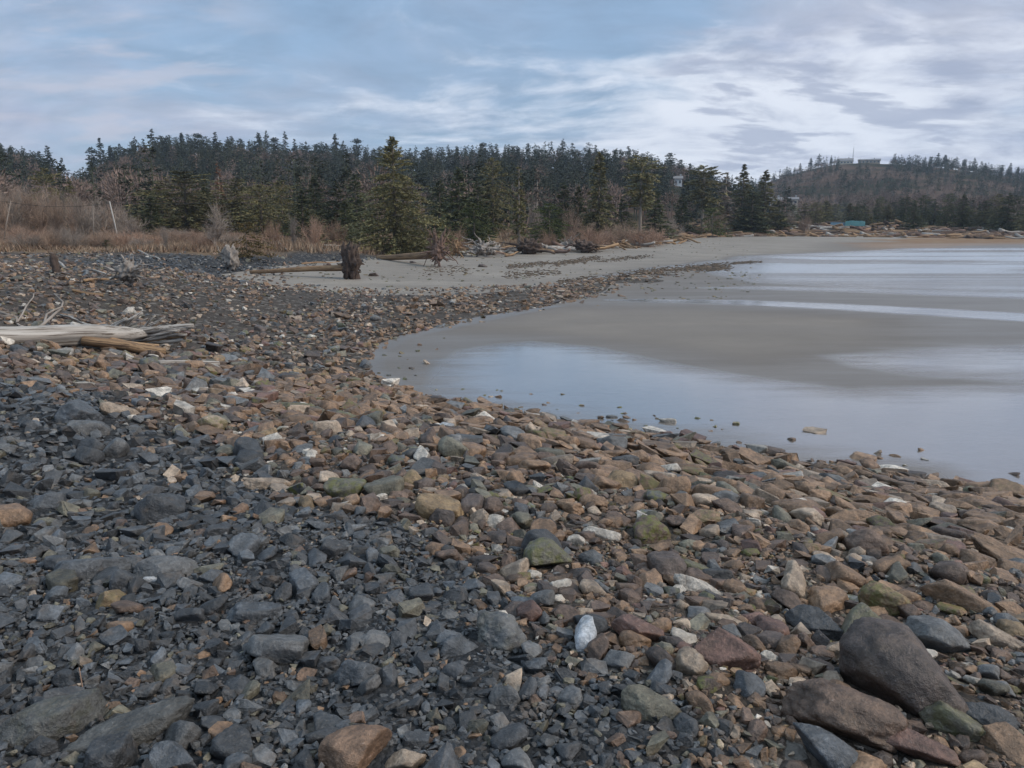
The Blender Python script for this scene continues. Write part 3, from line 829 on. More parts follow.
TREE_T = {}
def tree_template(key, **kw):
    if key not in TREE_T:
        (V, F, C), (tv, tf) = conifer(10, **kw)
        TREE_T[key] = ((V, F, C), (tv, tf), {})
    return TREE_T[key]
SHAPES = {
 'pine':   [dict(W=6.8, seed=s, base=.04, shape='round', nb=190, per=46, fan=.27) for s in (1, 2, 3)],
 'bigpine': [dict(W=9.8, seed=s, base=.02, shape='big', nb=600, per=50, fan=.19) for s in (11,)],
 'spruce': [dict(W=4.6, seed=s, base=.04, shape='cone', nb=210, per=32, fan=.28) for s in (4, 5, 6)],
 'thin':   [dict(W=3.4, seed=s, base=.15, shape='ragged', nb=90, per=18, fan=.32, gap=.3) for s in (7, 8)],
 'umbrella': [dict(W=4.6, seed=s, base=.42, shape='flat', nb=110, per=28, fan=.36, gap=.15) for s in (9, 10)],
 'bush':   [dict(W=13, seed=s, base=.02, shape='round', nb=90, per=30, fan=.55) for s in (12,)],
}
def put_tree(kind, v, x, y, H, W, mat, name, label, cat='tree', group=None, share=False, bark=None):
    kw = SHAPES[kind][v % len(SHAPES[kind])]
    cr, tr, cache = tree_template((kind, v % len(SHAPES[kind])), **kw)
    bark = bark or M_BARK
    if mat.name not in cache: cache[mat.name] = mesh_np('crown', cr[0], cr[1], cr[2], False, [mat])
    if bark.name not in cache: cache[bark.name] = mesh_np('trunk', tr[0], tr[1], None, True, [bark]); mesh_white(cache[bark.name])
    e = empty(name, (x, y, gz(x, y)-.05), rng.uniform(0, 6.28), (W/kw['W'], W/kw['W'], H/10))
    tag(e, label, cat, group, share)
    link('trunk', cache[bark.name], e); link('crown', cache[mat.name], e)
    return e
def mesh_white(me):
    if 'col' not in me.color_attributes:
        a = me.color_attributes.new('col', 'FLOAT_COLOR', 'POINT')
        a.data.foreach_set('color', np.ones(len(me.vertices)*4, np.float32))
    return me

TREES = [ # px, top row, width px, distance, kind, material, name, label
 (163,186,44,80,'pine','P','pine_tree','leftmost bushy pine of the dark green copse'),
 (188,171,62,76,'pine','P','pine_tree','broad olive pine with flat top in the left copse'),
 (152,196,34,72,'spruce','S','spruce_tree','small dark spruce at the left end of the copse'),
 (207,186,36,82,'spruce','S','spruce_tree','dark spruce between the flat topped pine and the rust brown tree'),
 (222,163,17,98,'thin','R','dead_conifer','rust brown dead conifer standing above the green copse'),
 (239,178,40,78,'pine','P','pine_tree','bushy pine just right of the rust brown dead conifer'),
 (262,184,40,74,'pine','P','pine_tree','low rounded pine above the ochre bush'),
 (283,180,36,80,'pine','P','pine_tree','rounded pine in the middle of the dark green thicket'),
 (303,189,36,73,'spruce','S','spruce_tree','short dark spruce in front of the thicket of rounded pines'),
 (316,176,34,86,'spruce','S','spruce_tree','pointed spruce rising behind the thicket of rounded pines'),
 (338,181,40,78,'spruce','S','spruce_tree','dense dark spruce left of the tall lone pine'),
 (357,174,32,88,'spruce','S','spruce_tree','dark spruce tucked behind the left shoulder of the tall lone pine'),
 (346,200,34,70,'spruce','S','spruce_tree','low dark spruce with its boughs on the ground left of the tall lone pine'),
 (395,136,122,63,'bigpine','P','pine_tree','tall lone olive pine, the largest tree near the beach'),
 (440,180,34,84,'spruce','S','spruce_tree','dark spruce right behind the tall lone pine'),
 (459,167,46,80,'spruce','S','spruce_tree','blackish broad spruce right of the tall lone pine'),
 (478,178,34,88,'spruce','S','spruce_tree','narrow dark spruce beside the blackish broad one'),
 (493,157,34,90,'pine','P','pine_tree','tall olive pine in the middle of the tree line'),
 (474,203,38,74,'pine','G','young_pine','young bright green pine at the feet of the blackish broad spruce'),
 (519,166,30,72,'thin','P','spruce_tree','thin see-through spruce with a visible trunk'),
 (537,168,20,84,'thin','T','dead_conifer','bare grey brown snag behind the thin see-through spruce'),
 (549,203,34,78,'pine','G','young_pine','low green pine right of the thin see-through spruce'),
 (563,182,34,92,'spruce','S','spruce_tree','dark spruce left of the big two-toned spruce'),
 (598,152,44,92,'spruce','P','spruce_tree','big broad two-toned spruce above the reddish shrubs'),
 (578,186,30,98,'spruce','S','spruce_tree','dark spruce in the gap left behind the big broad spruce'),
 (622,196,30,104,'spruce','S','spruce_tree','low dark spruce between the big broad spruce and the bare stemmed one'),
 (640,157,40,108,'umbrella','P','pine_tree','umbrella topped pine with a long pale bare trunk'),
 (655,189,36,120,'spruce','S','spruce_tree','black spruce just behind the long pale bare trunk'),
 (702,166,36,142,'umbrella','P','pine_tree','second bare stemmed pine, beneath the white hillside house'),
 (681,194,28,140,'spruce','S','spruce_tree','squat dark spruce between the two bare stemmed pines'),
 (718,196,26,150,'thin','P','spruce_tree','sparse small spruce left of the ragged pair of tall spruces'),
 (724,172,24,152,'thin','T','dead_conifer','bare grey tree left of the ragged pair of tall spruces'),
 (741,164,34,160,'spruce','P','spruce_tree','taller left one of the ragged pair of tall spruces'),
 (763,170,34,162,'spruce','P','spruce_tree','shorter right one of the ragged pair of tall spruces'),
 (751,192,40,155,'spruce','S','spruce_tree','dark low spruce in front of the ragged pair'),
 (776,200,28,164,'spruce','S','spruce_tree','small dark spruce right of the ragged pair'),
 (50,168,26,95,'pine','P','pine_tree','lone green pine above the bare alders'),
 (74,178,18,92,'spruce','P','spruce_tree','small pointed conifer above the bare alders'),
 (105,239,10,56,'bush','S','juniper_bush','tiny dark evergreen bush on the dry grass'),
 (118,229,8,70,'bush','S','juniper_bush','tiny dark evergreen bush at the foot of the utility pole'),
 (245,222,38,50,'bush','O','juniper_bush','ochre green spreading bush on the dune edge'),
 (712,208,30,138,'bush','G','evergreen_bush','pale green bush at the foot of the second bare stemmed pine'),
]
M_BRIGHT = mat_vary('bright_needles', (.06, .075, .02), (.09, .105, .03), .7, .8, .3)
M_GREYDEAD = mat_vary('grey_needles', (.15, .12, .1), (.2, .165, .14), .85, .8, .3)
MT = dict(P=M_PINE, S=M_SPRUCE, R=M_RUST, O=M_OCHRE, G=M_BRIGHT, T=M_GREYDEAD)
M_PALEBARK = mat_vary('pale_bark', (.22, .18, .145), (.32, .27, .225), .9, 3, .2, .6, 14, (1, 1, .2))
for i, (px, top, wpx, Dd, kind, mk, nm, lab) in enumerate(TREES):
    x, y = xy_at(px, Dd); g = gz(x, y); H = z_at(px, top, Dd)-g; s = Dd/FPX/math.cos(az_of(px))
    if H < .6: H = max(.8, 14*s)
    put_tree(kind, i, x, y, H, wpx*s*(1.3 if kind == 'pine' else 1.15), MT[mk], nm, lab, 'bush' if 'bush' in nm else 'tree', None if 'bush' in nm else 'conifers along the beach edge', bark=M_PALEBARK if kind in ('umbrella', 'thin') else None)
# the row of trees behind the driftwood on the right
for k in range(23):
    px = 790+k*11.2+rng.uniform(-4, 4); top = rng.uniform(193, 207); Dd = rng.uniform(176, 205)
    x, y = xy_at(px, Dd); g = gz(x, y); s = Dd/FPX/math.cos(az_of(px))
    put_tree(('pine', 'spruce')[k % 2], k, x, y, z_at(px, top, Dd)-g, rng.uniform(16, 26)*s, (M_PINE, M_SPRUCE)[int(rng.integers(2))], 'conifer_tree',
             'grey green conifer in the even row behind the far driftwood', 'tree', 'trees in a row behind the far driftwood', True)

# ------------------------------------------------------------------ bare shrubs and trees
def bare(H, W, seed, stems=7, levels=3, r0=.02, up=.55, kids=4):
    rg = np.random.default_rng(seed); P0, P1, R0, R1 = [], [], [], []
    def grow(p, d, L, r, lv):
        n = 2 if lv == levels else 2
        for _ in range(n):
            d2 = d+rg.normal(size=3)*.16+np.array([0, 0, .06]); d2 /= np.linalg.norm(d2)
            e = p+d2*L/n
            P0.append(p); P1.append(e); R0.append(r); R1.append(r*.75)
            if lv > 0:
                for _ in range(kids if lv == levels else kids-1):
                    d3 = d2*.75+rg.normal(size=3)*.5+np.array([0, 0, .12]); d3 /= np.linalg.norm(d3)
                    f = rg.uniform(.3, 1)
                    grow(p+(e-p)*f, d3, L*rg.uniform(.45, .68), r*.55, lv-1)
            p, d, r = e, d2, r*.75
    for s in range(stems):
        a = rg.uniform(0, 2*PI); sp = rg.uniform(.05, 1)*W/H*(1-up)
        d = np.array([math.cos(a)*sp, math.sin(a)*sp, 1.0]); d /= np.linalg.norm(d)
        grow(np.array([math.cos(a)*W*.06, math.sin(a)*W*.06, -.05*H]), d, H*rg.uniform(.42, .6), r0*H*rg.uniform(.5, 1), levels)
    P0, P1 = np.array(P0), np.array(P1)
    sx = W/max(1e-6, np.ptp(P1[:, 0])); sz = H/P1[:, 2].max()
    S = np.array([sx, W/max(1e-6, np.ptp(P1[:, 1])), sz])
    V, F = segs(P0*S, P1*S, np.array(R0), np.array(R1))
    nC = len(P0); c = np.repeat(rg.uniform(.75, 1.25, nC), 6)[:, None]*np.ones((1, 3))
    return V, F, c
SHRUB_T = {}
def shrub_mesh(key, mat, **kw):
    k = (key, mat.name)
    if k not in SHRUB_T:
        V, F, c = bare(**kw); SHRUB_T[k] = mesh_np('bare_shrub', V, F, c, False, [mat])
    return SHRUB_T[k]
def put_shrub(kind, v, px, top, wpx, Dd, mat, name, label, cat='shrub', group=None, share=False):
    cfg = dict(low=dict(H=2, W=3.2, stems=13, levels=2, r0=.012, up=.15, kids=6), alder=dict(H=6, W=4.2, stems=5, levels=3, r0=.014, up=.5, kids=4),
               tree=dict(H=6, W=4, stems=2, levels=3, r0=.026, up=.6, kids=5), white=dict(H=6, W=2.6, stems=1, levels=3, r0=.04, up=.8, kids=4))[kind]
    me = shrub_mesh((kind, v % 4), mat, seed=100+v % 4, **cfg)
    x, y = xy_at(px, Dd); g = gz(x, y); s = Dd/FPX/math.cos(az_of(px)); H = max(z_at(px, top, Dd)-g, 4*s)
    o = link(name, me, None, (x, y, g), rng.uniform(0, 6.28), (wpx*s/cfg['W'], wpx*s/cfg['W'], H/cfg['H']))
    return tag(o, label, cat, group, share)
lr = np.random.default_rng(21)
# alder belt on the left
for k in range(30):
    px = -25+k*5.6+lr.uniform(-3, 3); top = np.interp(px, [-30, 0, 40, 90, 130, 150], [178, 178, 182, 190, 207, 222])+lr.uniform(-4, 9)
    put_shrub('alder', k, px, top, lr.uniform(20, 34), lr.uniform(62, 84), (M_TWIG, M_TWIGGREY, M_TWIG)[k % 3], 'bare_alder',
              'leafless brown alder in the dense belt behind the dry grass', 'tree', 'bare alders behind the dry grass', True)
for k in range(40):
    px = -20+k*7+lr.uniform(-4, 4); top = lr.uniform(221, 235)
    put_shrub('low', k, px, top, lr.uniform(22, 40), lr.uniform(56, 66), (M_TWIG, M_TWIGRED, M_TWIGGREY)[int(lr.integers(3))], 'bare_shrub',
              'low leafless shrub at the back of the dry grass strip', 'shrub', 'low bare shrubs behind the dry grass', True)
SH = [
 ('tree',212,193,34,56,M_TWIGGREY,'bare_tree','grey leafless tree left of the ochre bush','tree'),
 ('tree',292,212,14,60,M_TWIGGREY,'bare_tree','small pale leafless tree left of the tall lone pine','tree'),
 ('tree',165,222,10,52,M_TWIGGREY,'bare_tree','pale snapped sapling in the shrubs below the green copse','tree'),
 ('white',1008,198,20,190,M_TWIGGREY,'bare_tree','leafless tree with a white trunk behind the far driftwood','tree'),
 ('low',272,214,26,60,M_TWIGRED,'bare_shrub','brown bare shrub right of the ochre bush','shrub'),
 ('low',315,212,34,60,M_TWIGRED,'bare_shrub','brown bare shrub under the short dark spruce','shrub'),
 ('low',335,213,30,62,M_TWIGRED,'bare_shrub','purplish bare shrub left of the tall lone pine','shrub'),
 ('low',455,219,34,64,M_TWIGRED,'bare_shrub','rusty bare shrub behind the upright reddish root wad','shrub'),
 ('low',433,226,24,62,M_TWIGRED,'bare_shrub','reddish bare shrub left of the upright reddish root wad','shrub'),
 ('alder',536,195,30,80,M_TWIGGREY,'bare_shrub','tall grey brown shrub right of the thin see-through spruce','shrub'),
 ('alder',572,200,34,88,M_TWIG,'bare_shrub','tall brown shrub left of the big two-toned spruce','shrub'),
 ('low',548,224,24,72,M_TWIGRED,'bare_shrub','reddish shrub behind the white branch pile','shrub'),
 ('low',594,217,52,76,M_TWIGRED,'bare_shrub','large reddish bare shrub overhanging the sand','shrub'),
 ('low',577,226,32,74,M_TWIGRED,'bare_shrub','reddish bare shrub right of the white branch pile','shrub'),
 ('low',620,214,50,86,M_TWIG,'bare_shrub','large greyish bare shrub under the big two-toned spruce','shrub'),
 ('low',640,220,44,84,M_TWIGRED,'bare_shrub','wide reddish bare shrub at the edge of the upper sand','shrub'),
 ('low',656,224,34,88,M_TWIGRED,'bare_shrub','last reddish shrub toward the far driftwood','shrub'),
 ('low',672,215,30,128,M_TWIGGREY,'bare_shrub','grey shrub below the two bare stemmed pines','shrub'),
 ('low',610,226,30,80,M_TWIGRED,'bare_shrub','small reddish shrub between two large bare shrubs','shrub'),
 ('low',700,220,26,142,M_TWIG,'bare_shrub','brown shrub left of the ragged pair of spruces','shrub'),
 ('alder',718,205,26,146,M_TWIG,'bare_shrub','tall brown shrub beside the sparse small spruce','shrub'),
 ('alder',790,208,26,168,M_TWIGGREY,'bare_shrub','pale shrub left of the turquoise tarp','shrub'),
 ('alder',806,212,22,160,M_TWIG,'bare_shrub','brown shrub nearest to the turquoise tarp','shrub'),
]
for k, (kind, px, top, wpx, Dd, mat, nm, lab, cat) in enumerate(SH): put_shrub(kind, k, px, top, wpx, Dd, mat, nm, lab, cat)

# ------------------------------------------------------------------ woods that read as one mass
def merge(name, temps, items, mat):
    V, F, C, n = [], [], [], 0
    for (k, x, y, z, w, h, rz, tint) in items:
        v, f, c = temps[k]; cs, sn = math.cos(rz), math.sin(rz)
        V.append(np.stack([(v[:, 0]*cs-v[:, 1]*sn)*w+x, (v[:, 0]*sn+v[:, 1]*cs)*w+y, v[:, 2]*h+z], 1)); F.append(f+n); C.append(c*tint); n += len(v)
    me = mesh_np(name, np.concatenate(V), np.concatenate(F), np.concatenate(C), False, [mat]); o = link(name, me); o['kind'] = 'stuff'; return o
FT = []
for s in range(8):
    (v, f, c), (tv, tf) = conifer(10, W=3.9+.4*(s % 3), seed=300+s, base=.12 if s % 2 else .28, shape=('cone', 'cone', 'round', 'ragged')[s % 4], nb=60, per=8, fan=.42, gap=.15 if s % 2 else 0)
    t2v, t2f = tube(np.array([[0, 0, -.5], [0, 0, 9.5]]), np.array([.12, .03]), 4, cap=False)
    FT.append((np.vstack([v, t2v]), np.vstack([f, t2f+len(v)]), np.vstack([c, np.full((len(t2v), 3), 1.6)])))
BT = []
for s in range(5):
    rg = np.random.default_rng(400+s); n = 260
    d = unit(n); d[:, 2] = np.abs(d[:, 2]); p = d*np.array([2.4, 2.4, 3.0])*rg.uniform(.4, 1, (n, 1))+np.array([0, 0, 4.5])
    v, f = spray(p, d*.8+np.array([0, 0, .25]), rg.uniform(.35, .8, n), rg.uniform(.09, .24, n), rg)
    v2, f2 = segs(np.zeros((7, 3)), p[:7]*.9, np.full(7, .12), np.full(7, .03))
    BT.append((np.vstack([v, v2]), np.vstack([f, f2+len(v)]), np.vstack([np.repeat(rg.uniform(.75, 1.25, n), 3)[:, None]*np.ones((1, 3)), np.full((len(v2), 3), 1.3)])))
fr = np.random.default_rng(55)
items, bitems = [], []
def woods(n, pxa, pxb, Da, Db, hlo, hhi, brown_f, tint=1.0, skip=None):
    px = fr.uniform(pxa, pxb, n); az = np.array([az_of(p) for p in px]); Dd = np.sqrt(fr.uniform(Da*Da, Db*Db, n))
    x, y = Dd*np.sin(az), Dd*np.cos(az); z = ground_h(x, y); v = sdist(V_POLY, x, y)
    bn = fbm(x*.012, y*.012, seed=70, o=3)
    for a, b, c, p, dd, vv, nn in zip(x, y, z, px, Dd, v, bn):
        if vv < 16 or (dd > 520 and 834 < p < 884) or (dd > 560 and p > 780 and fr.random() < .3): continue
        if 90 < dd < 300 and 672.5 < p < 683.5: continue
        if 90 < dd < 340 and (768 < p < 782 or 789.5 < p < 799) and fr.random() < .8: continue
        if 285 < dd < 345 and 786 < p < 802 or 240 < dd < 302 and 672 < p < 684 or 240 < dd < 302 and 768 < p < 783: continue
        bf = brown_f(p, dd, nn)
        if fr.random() < bf:
            h = fr.uniform(.6, 1.05)*(.45 if dd > 360 else 1); t = fr.uniform(.6, 1.3); bitems.append((int(fr.integers(5)), a, b, c-.2, h*fr.uniform(.8, 1.2), h, fr.uniform(0, 6.28), t))
        else:
            h = fr.uniform(hlo, hhi)/10; bitems_ = items; wide = 1.3
            t = fr.uniform(.7, 1.3); bitems_.append((int(fr.integers(8)), a, b, c-.3, h*fr.uniform(.8, 1.2)*wide, h, fr.uniform(0, 6.28), t))
woods(420, 120, 820, 92, 175, 6, 10, lambda p, d, n: .38)
woods(150, -140, 150, 95, 175, 5, 9, lambda p, d, n: .6)
woods(1700, -260, 760, 170, 350, 7, 11, lambda p, d, n: .85 if 100 < p < 160 and d < 300 and n > -.1 else .10 if n < .1 else .4)
woods(650, -260, 760, 335, 350, 7, 11.5, lambda p, d, n: .05)
woods(4200, 640, 1250, 260, 640, 4.5, 8, lambda p, d, n: (.3 if p > 890 and d > 500 else .78 if n > -.22 else .35) if d > 330 else .35)
woods(300, 780, 1250, 205, 280, 4, 7, lambda p, d, n: .3)
o = merge('conifer_woods', FT, items, M_FAR); o['label'] = 'dark conifer woods covering the hills'; o['category'] = 'woods'
M_HILLBROWN = mat_vary('hill_brush', (.17, .115, .09), (.25, .18, .145), .9, .03, .2)
o = merge('bare_woods', BT, bitems, M_HILLBROWN); o['label'] = 'leafless brown brush and alders on the hillsides'; o['category'] = 'woods'
print('woods', len(items), len(bitems))
# trees that stand out one by one against the sky
SKY1 = [(4,146),(15,153),(28,151),(37,156),(47,152),(56,146),(69,158),(99,148),(108,138),(118,146),(127,144),(135,149),(143,137),(151,139),(160,129),(168,136),(177,137),(189,133),(196,138),(204,134),(213,143),(222,132),(234,137),(246,139),(254,141),
        (264,133),(272,131),(280,138),(290,132),(299,139),(310,141),(321,144),(330,143),(339,134),(347,141),(360,139),(368,147),(381,147),(412,148),(425,151),(450,149),(458,147),(473,150),(484,143),(562,139),(594,145),(626,146),(667,153),(687,163)]
NT = len(SKY1)
sky_me = []
for s in range(8):
    (v, f, c), (tv, tf) = conifer(10, W=(3.4, 4.2, 4.6, 3.2)[s % 4], seed=330+s, base=(.25, .4, .3, .5)[s % 4], shape=('cone', 'ragged', 'cone', 'flat')[s % 4], nb=120, per=10, fan=.42, gap=.15)
    sky_me.append((mesh_np('crown', v, f, c, False, [M_FAR]), mesh_white(mesh_np('trunk', tv, tf, None, False, [M_BARK]))))
ORD = 'first second third fourth fifth sixth seventh eighth ninth tenth eleventh twelfth thirteenth fourteenth fifteenth sixteenth seventeenth eighteenth'.split()
segn = {}
for k, (px, top) in enumerate(SKY1):
    seg = 'above the bare alders' if px < 75 else 'on the steep end of the long ridge' if px < 165 else 'on the ridge above the dark green copse' if px < 260 else 'on the ridge left of the tall lone pine' if px < 390 else 'on the ridge right of the tall lone pine' if px < 520 else 'on the falling end of the long ridge'
    j = segn[seg] = segn.get(seg, 0)+1
    Dd = 346+rng.uniform(-4, 4); x, y = xy_at(px, Dd); g = gz(x, y); H = max(7, z_at(px, top, Dd)-g)
    w = fr.uniform(1.0, 1.45)*min(H/10, 1.35)
    e = empty('ridge_conifer', (x, y, g-.3), rng.uniform(0, 6.28), (w, w, H/10*1.02))
    tag(e, f"{ORD[j-1]} {'tall' if H > 13 else 'slim'} conifer from the left {seg}", 'tree', 'conifers on the ridge skyline')
    link('trunk', sky_me[k % 8][1], e); link('crown', sky_me[k % 8][0], e)
SKY2 = [(796,163),(806,158),(814,154),(826,160),(834,161),(898,164),(912,164),(924,157),(931,153),(938,155),(949,157),(957,160),(967,158),(978,163),(985,166),(995,165),(1003,163),(1011,167),(1019,168)]
for k, (px, top) in enumerate(SKY2):
    Dd = 648; x, y = xy_at(px, Dd); g = gz(x, y); H = max(6, z_at(px, top, Dd)-g); w = fr.uniform(1.3, 1.8)*H/10
    e = empty('ridge_conifer', (x, y, g-.3), rng.uniform(0, 6.28), (w, w, H/10*1.02))
    tag(e, f"{ORD[k if px < 840 else k-5]} dark conifer from the left on the far hill {'left' if px < 840 else 'right'} of the hilltop houses", 'tree', 'conifers on the far hill skyline')
    link('trunk', sky_me[k % 8][1], e); link('crown', sky_me[k % 8][0], e)

# ------------------------------------------------------------------ dune grass
gn = np.random.default_rng(77); n = 170000
px = gn.uniform(-70, 760, n); Dd = gn.uniform(30, 80, n)*np.where(px > 500, 1.4, 1)
az = np.arctan2((px-512)/FPX, math.cos(PITCH)+.2*math.sin(PITCH)); x, y = Dd*np.sin(az), Dd*np.cos(az)
v = sdist(V_POLY, x, y); ok = (v > -.4+1.0*gn.random(n)) & (v < 24)
ok &= fbm(x*.5, y*.5, seed=81, o=2) > -.35
x, y = x[ok], y[ok]; z = ground_h(x, y); n = len(x)
h = gn.uniform(.18, .55, n)*(1+.5*fbm(x*.2, y*.2, seed=83, o=2)); a = gn.uniform(0, 6.28, n)
wv = np.stack([np.cos(a), np.sin(a), 0*a], 1)*(.018+.03*gn.random(n))[:, None]; B = np.stack([x, y, z-.03], 1)
tip = B+np.stack([gn.normal(0, .18, n), gn.normal(0, .18, n), h], 1)
V = np.stack([B-wv, B+wv, tip], 1).reshape(-1, 3)
c = np.repeat(gn.uniform(.6, 1.25, n), 3)[:, None]*np.where(np.repeat(gn.random(n) < .25, 3)[:, None], np.array([[.75, .6, .55]]), np.array([[1, 1, 1.0]]))
o = link('dune_grass', mesh_np('dune_grass', V, np.arange(3*n).reshape(-1, 3), c, False, [M_GRASS])); o['kind'] = 'stuff'
o['label'] = 'dry tan beach grass along the dune'; o['category'] = 'grass'

# ------------------------------------------------------------------ driftwood
def at(px, py): return hit(px, py)
def bend(p0, p1, n, amp, seed, sag=0.0):
    t = np.linspace(0, 1, n)[:, None]; P = np.asarray(p0)*(1-t)+np.asarray(p1)*t
    L = np.linalg.norm(np.asarray(p1)-np.asarray(p0))
    for k in range(3): P[:, k] += amp*L*vnoise(t[:, 0]*2.5+seed, np.full(n, k*7.3), seed=seed)
    P[:, 2] += -sag*L*(4*t*(1-t))[:, 0]
    return P
def wood_piece(name, P, R, mat, parent=None, n=12, rough=.12, seed=0):
    V, F = tube(P, R, n, True, rough, seed); o0 = np.asarray(P[0])
    from mathutils import Matrix
    x = np.asarray(P[-1])-o0; x = x/(np.linalg.norm(x)+1e-9); u = np.array([0, 0, 1.0]) if abs(x[2]) < .95 else np.array([0, 1.0, 0])
    y = np.cross(u, x); y /= np.linalg.norm(y); z = np.cross(x, y); Rm = np.stack([x, y, z], 1)    # the grain runs along local x
    me = mesh_white(mesh_np(name, (V-o0)@Rm, F, None, True, [mat]))
    o = link(name, me, parent); o.matrix_local = Matrix([[*Rm[k], o0[k]] for k in range(3)]+[[0, 0, 0, 1]])
    return o
# the big bleached log on the left
pL, pR = at(-75, 349), at(150, 346)
root_e = empty('driftwood_log', (0, 0, 0)); tag(root_e, 'big bleached grey drift log with a splintered root end on the cobbles', 'driftwood')
s = np.linalg.norm(pR-np.array([0, 0, CAMZ]))/FPX
up = np.array([0, 0, 1.0])
P = bend(pL+up*.17, pR+up*.22, 60, .012, 3); P[:, 2] += np.interp(np.linspace(0, 1, 60), [0, .5, 1], [0, .03, .04])
Rr = np.interp(np.linspace(0, 1, 60), [0, .3, .7, .85, 1], [.15, .165, .175, .14, .05])
wood_piece('trunk', P, Rr, M_BLEACH, root_e, 28, .2, 5)
wr = np.random.default_rng(9)
e = P[-1]; ax = (P[-1]-P[-2]); ax /= np.linalg.norm(ax); sd = np.cross(ax, up)
def scr(px, py, ref): # a point at the depth of ref seen at a pixel
    d = ray(px, py); return np.array([0, 0, CAMZ])+d*(ref[1]/d[1])
ROOTS = [(120,331,186,323,.085,'B'),(112,338,184,328,.06,'B'),(128,345,176,338,.05,'B'),(118,340,182,333,.045,'B'),(125,347,178,341,.05,'B'),(135,338,165,316,.035,'B'),(122,331,150,313,.045,'B'),
         (95,333,118,318,.04,'B'),(108,330,138,315,.035,'B'),(140,333,157,315,.03,'B'),(85,350,166,357,.10,'O'),(105,348,158,352,.07,'O'),(95,349,140,354,.075,'O'),(130,343,180,337,.055,'O'),(134,336,172,330,.05,'B')]
for k, (x0, y0, x1, y1, r, m) in enumerate(ROOTS):
    a = scr(x0, y0, e); b = scr(x1, y1, e)
    off = sd*wr.uniform(-.22, .3); a = a+off*.4; b = b+off
    if m == 'O' and y1 > 345: b = at(x1, y1)+up*r*1.3; a = at(x0, y0)+up*(r+.06)
    Q = bend(a, b, 9, .05, 40+k); RR = np.linspace(r, r*wr.uniform(.45, .8), 9)
    wood_piece('root', Q, RR, M_BROWNWOOD if m == 'O' else M_BLEACH, root_e, 9, .22, k)
for k in range(14):
    a = scr(wr.uniform(88, 128), wr.uniform(332, 345), e); b = scr(wr.uniform(140, 187), wr.uniform(316, 349), e); off = sd*wr.uniform(-.3, .35); b = b+off; a = a+off*.4
    r = wr.uniform(.014, .04); wood_piece('root', bend(a, b, 9, .06, 70+k), np.linspace(r, r*.3, 9), (M_BLEACH, M_BLEACH, M_BROWNWOOD)[k % 3], root_e, 7, .25, k)
def stick(name, x0, y0, x1, y1, r, mat, label, lift0=.02, lift1=.02, cat='driftwood', amp=.03, seed=0, group=None, share=False, n=8, taper=.6):
    a, b = at(x0, y0), at(x1, y1); a = a+up*(lift0+r*.6); b = b+up*(lift1+r*.6)
    o = wood_piece(name, bend(a, b, 8, amp, seed+3), np.linspace(r, r*taper, 8), mat, None, n, .15, seed)
    return tag(o, label, cat, group, share)
stick('driftwood_plank', 160, 366, 219, 367, .055, M_BLEACH, 'short pale stick of driftwood in front of the big bleached log', seed=1, taper=.9, amp=.008)
stick('driftwood_branch', 35, 342, 52, 305, .03, M_TWIGGREY, 'grey crooked branch standing behind the big bleached log', 0, .2, seed=2, amp=.04)
stick('driftwood_branch', 20, 345, 60, 323, .035, M_TWIGGREY, 'grey bent branch leaning on the back of the big bleached log', .1, .2, seed=4, amp=.04)
stick('driftwood_branch', 15, 335, 26, 300, .02, M_TWIGGREY, 'thin upright grey twig left of the crooked branch', .0, .1, seed=5, amp=.04)
stick('driftwood_branch', 57, 318, 100, 330, .03, M_BLEACH, 'grey stick lying behind the big bleached log', .05, .05, seed=6, amp=.05)
stick('driftwood_branch', 48, 348, 53, 326, .02, M_DARKWOOD, 'dark peg sticking up behind the big bleached log', .0, .2, seed=7)
stick('driftwood_branch', 0, 318, 22, 330, .03, M_TWIGGREY, 'grey stick on the cobbles near the picture margin', .05, .0, seed=8, amp=.06)
stick('driftwood_branch', 72, 292, 104, 297, .04, M_BROWNWOOD, 'yellowish short log among the stones behind the big bleached log', seed=9, taper=.9)
stick('driftwood_branch', 84, 283, 118, 279, .05, M_BROWNWOOD, 'brown stick left of the bleached root wad', seed=10)
stick('driftwood_branch', 60, 268, 112, 279, .05, M_BLEACH, 'long grey stick lying across the stones by the bleached root wad', .1, .05, seed=12)
stick('driftwood_branch', 140, 253, 160, 262, .05, M_BLEACH, 'pale stick in front of the dry grass', .15, .05, seed=13)
stick('driftwood_branch', 275, 240, 288, 252, .06, M_BLEACH, 'pale branch tilted up from the dry grass right of the ochre bush', .5, .05, seed=14)
stick('driftwood_branch', 325, 247, 350, 249, .07, M_BLEACH, 'pale log lying in the dry grass', .1, .1, seed=15)
stick('driftwood_branch', 300, 266, 340, 262, .05, M_BROWNWOOD, 'brown stick behind the long golden log', .1, .05, seed=16)
# the stump post
p = at(57, 273)
post = wood_piece('wood_stump', bend(p-up*.1, p+up*.62+np.array([-.06, 0, 0]), 6, .03, 2), np.array([.14, .125, .12, .13, .12, .09]), M_DARKWOOD, None, 10, .3, 3)
tag(post, 'dark brown broken stump post in front of the dry grass', 'stump')

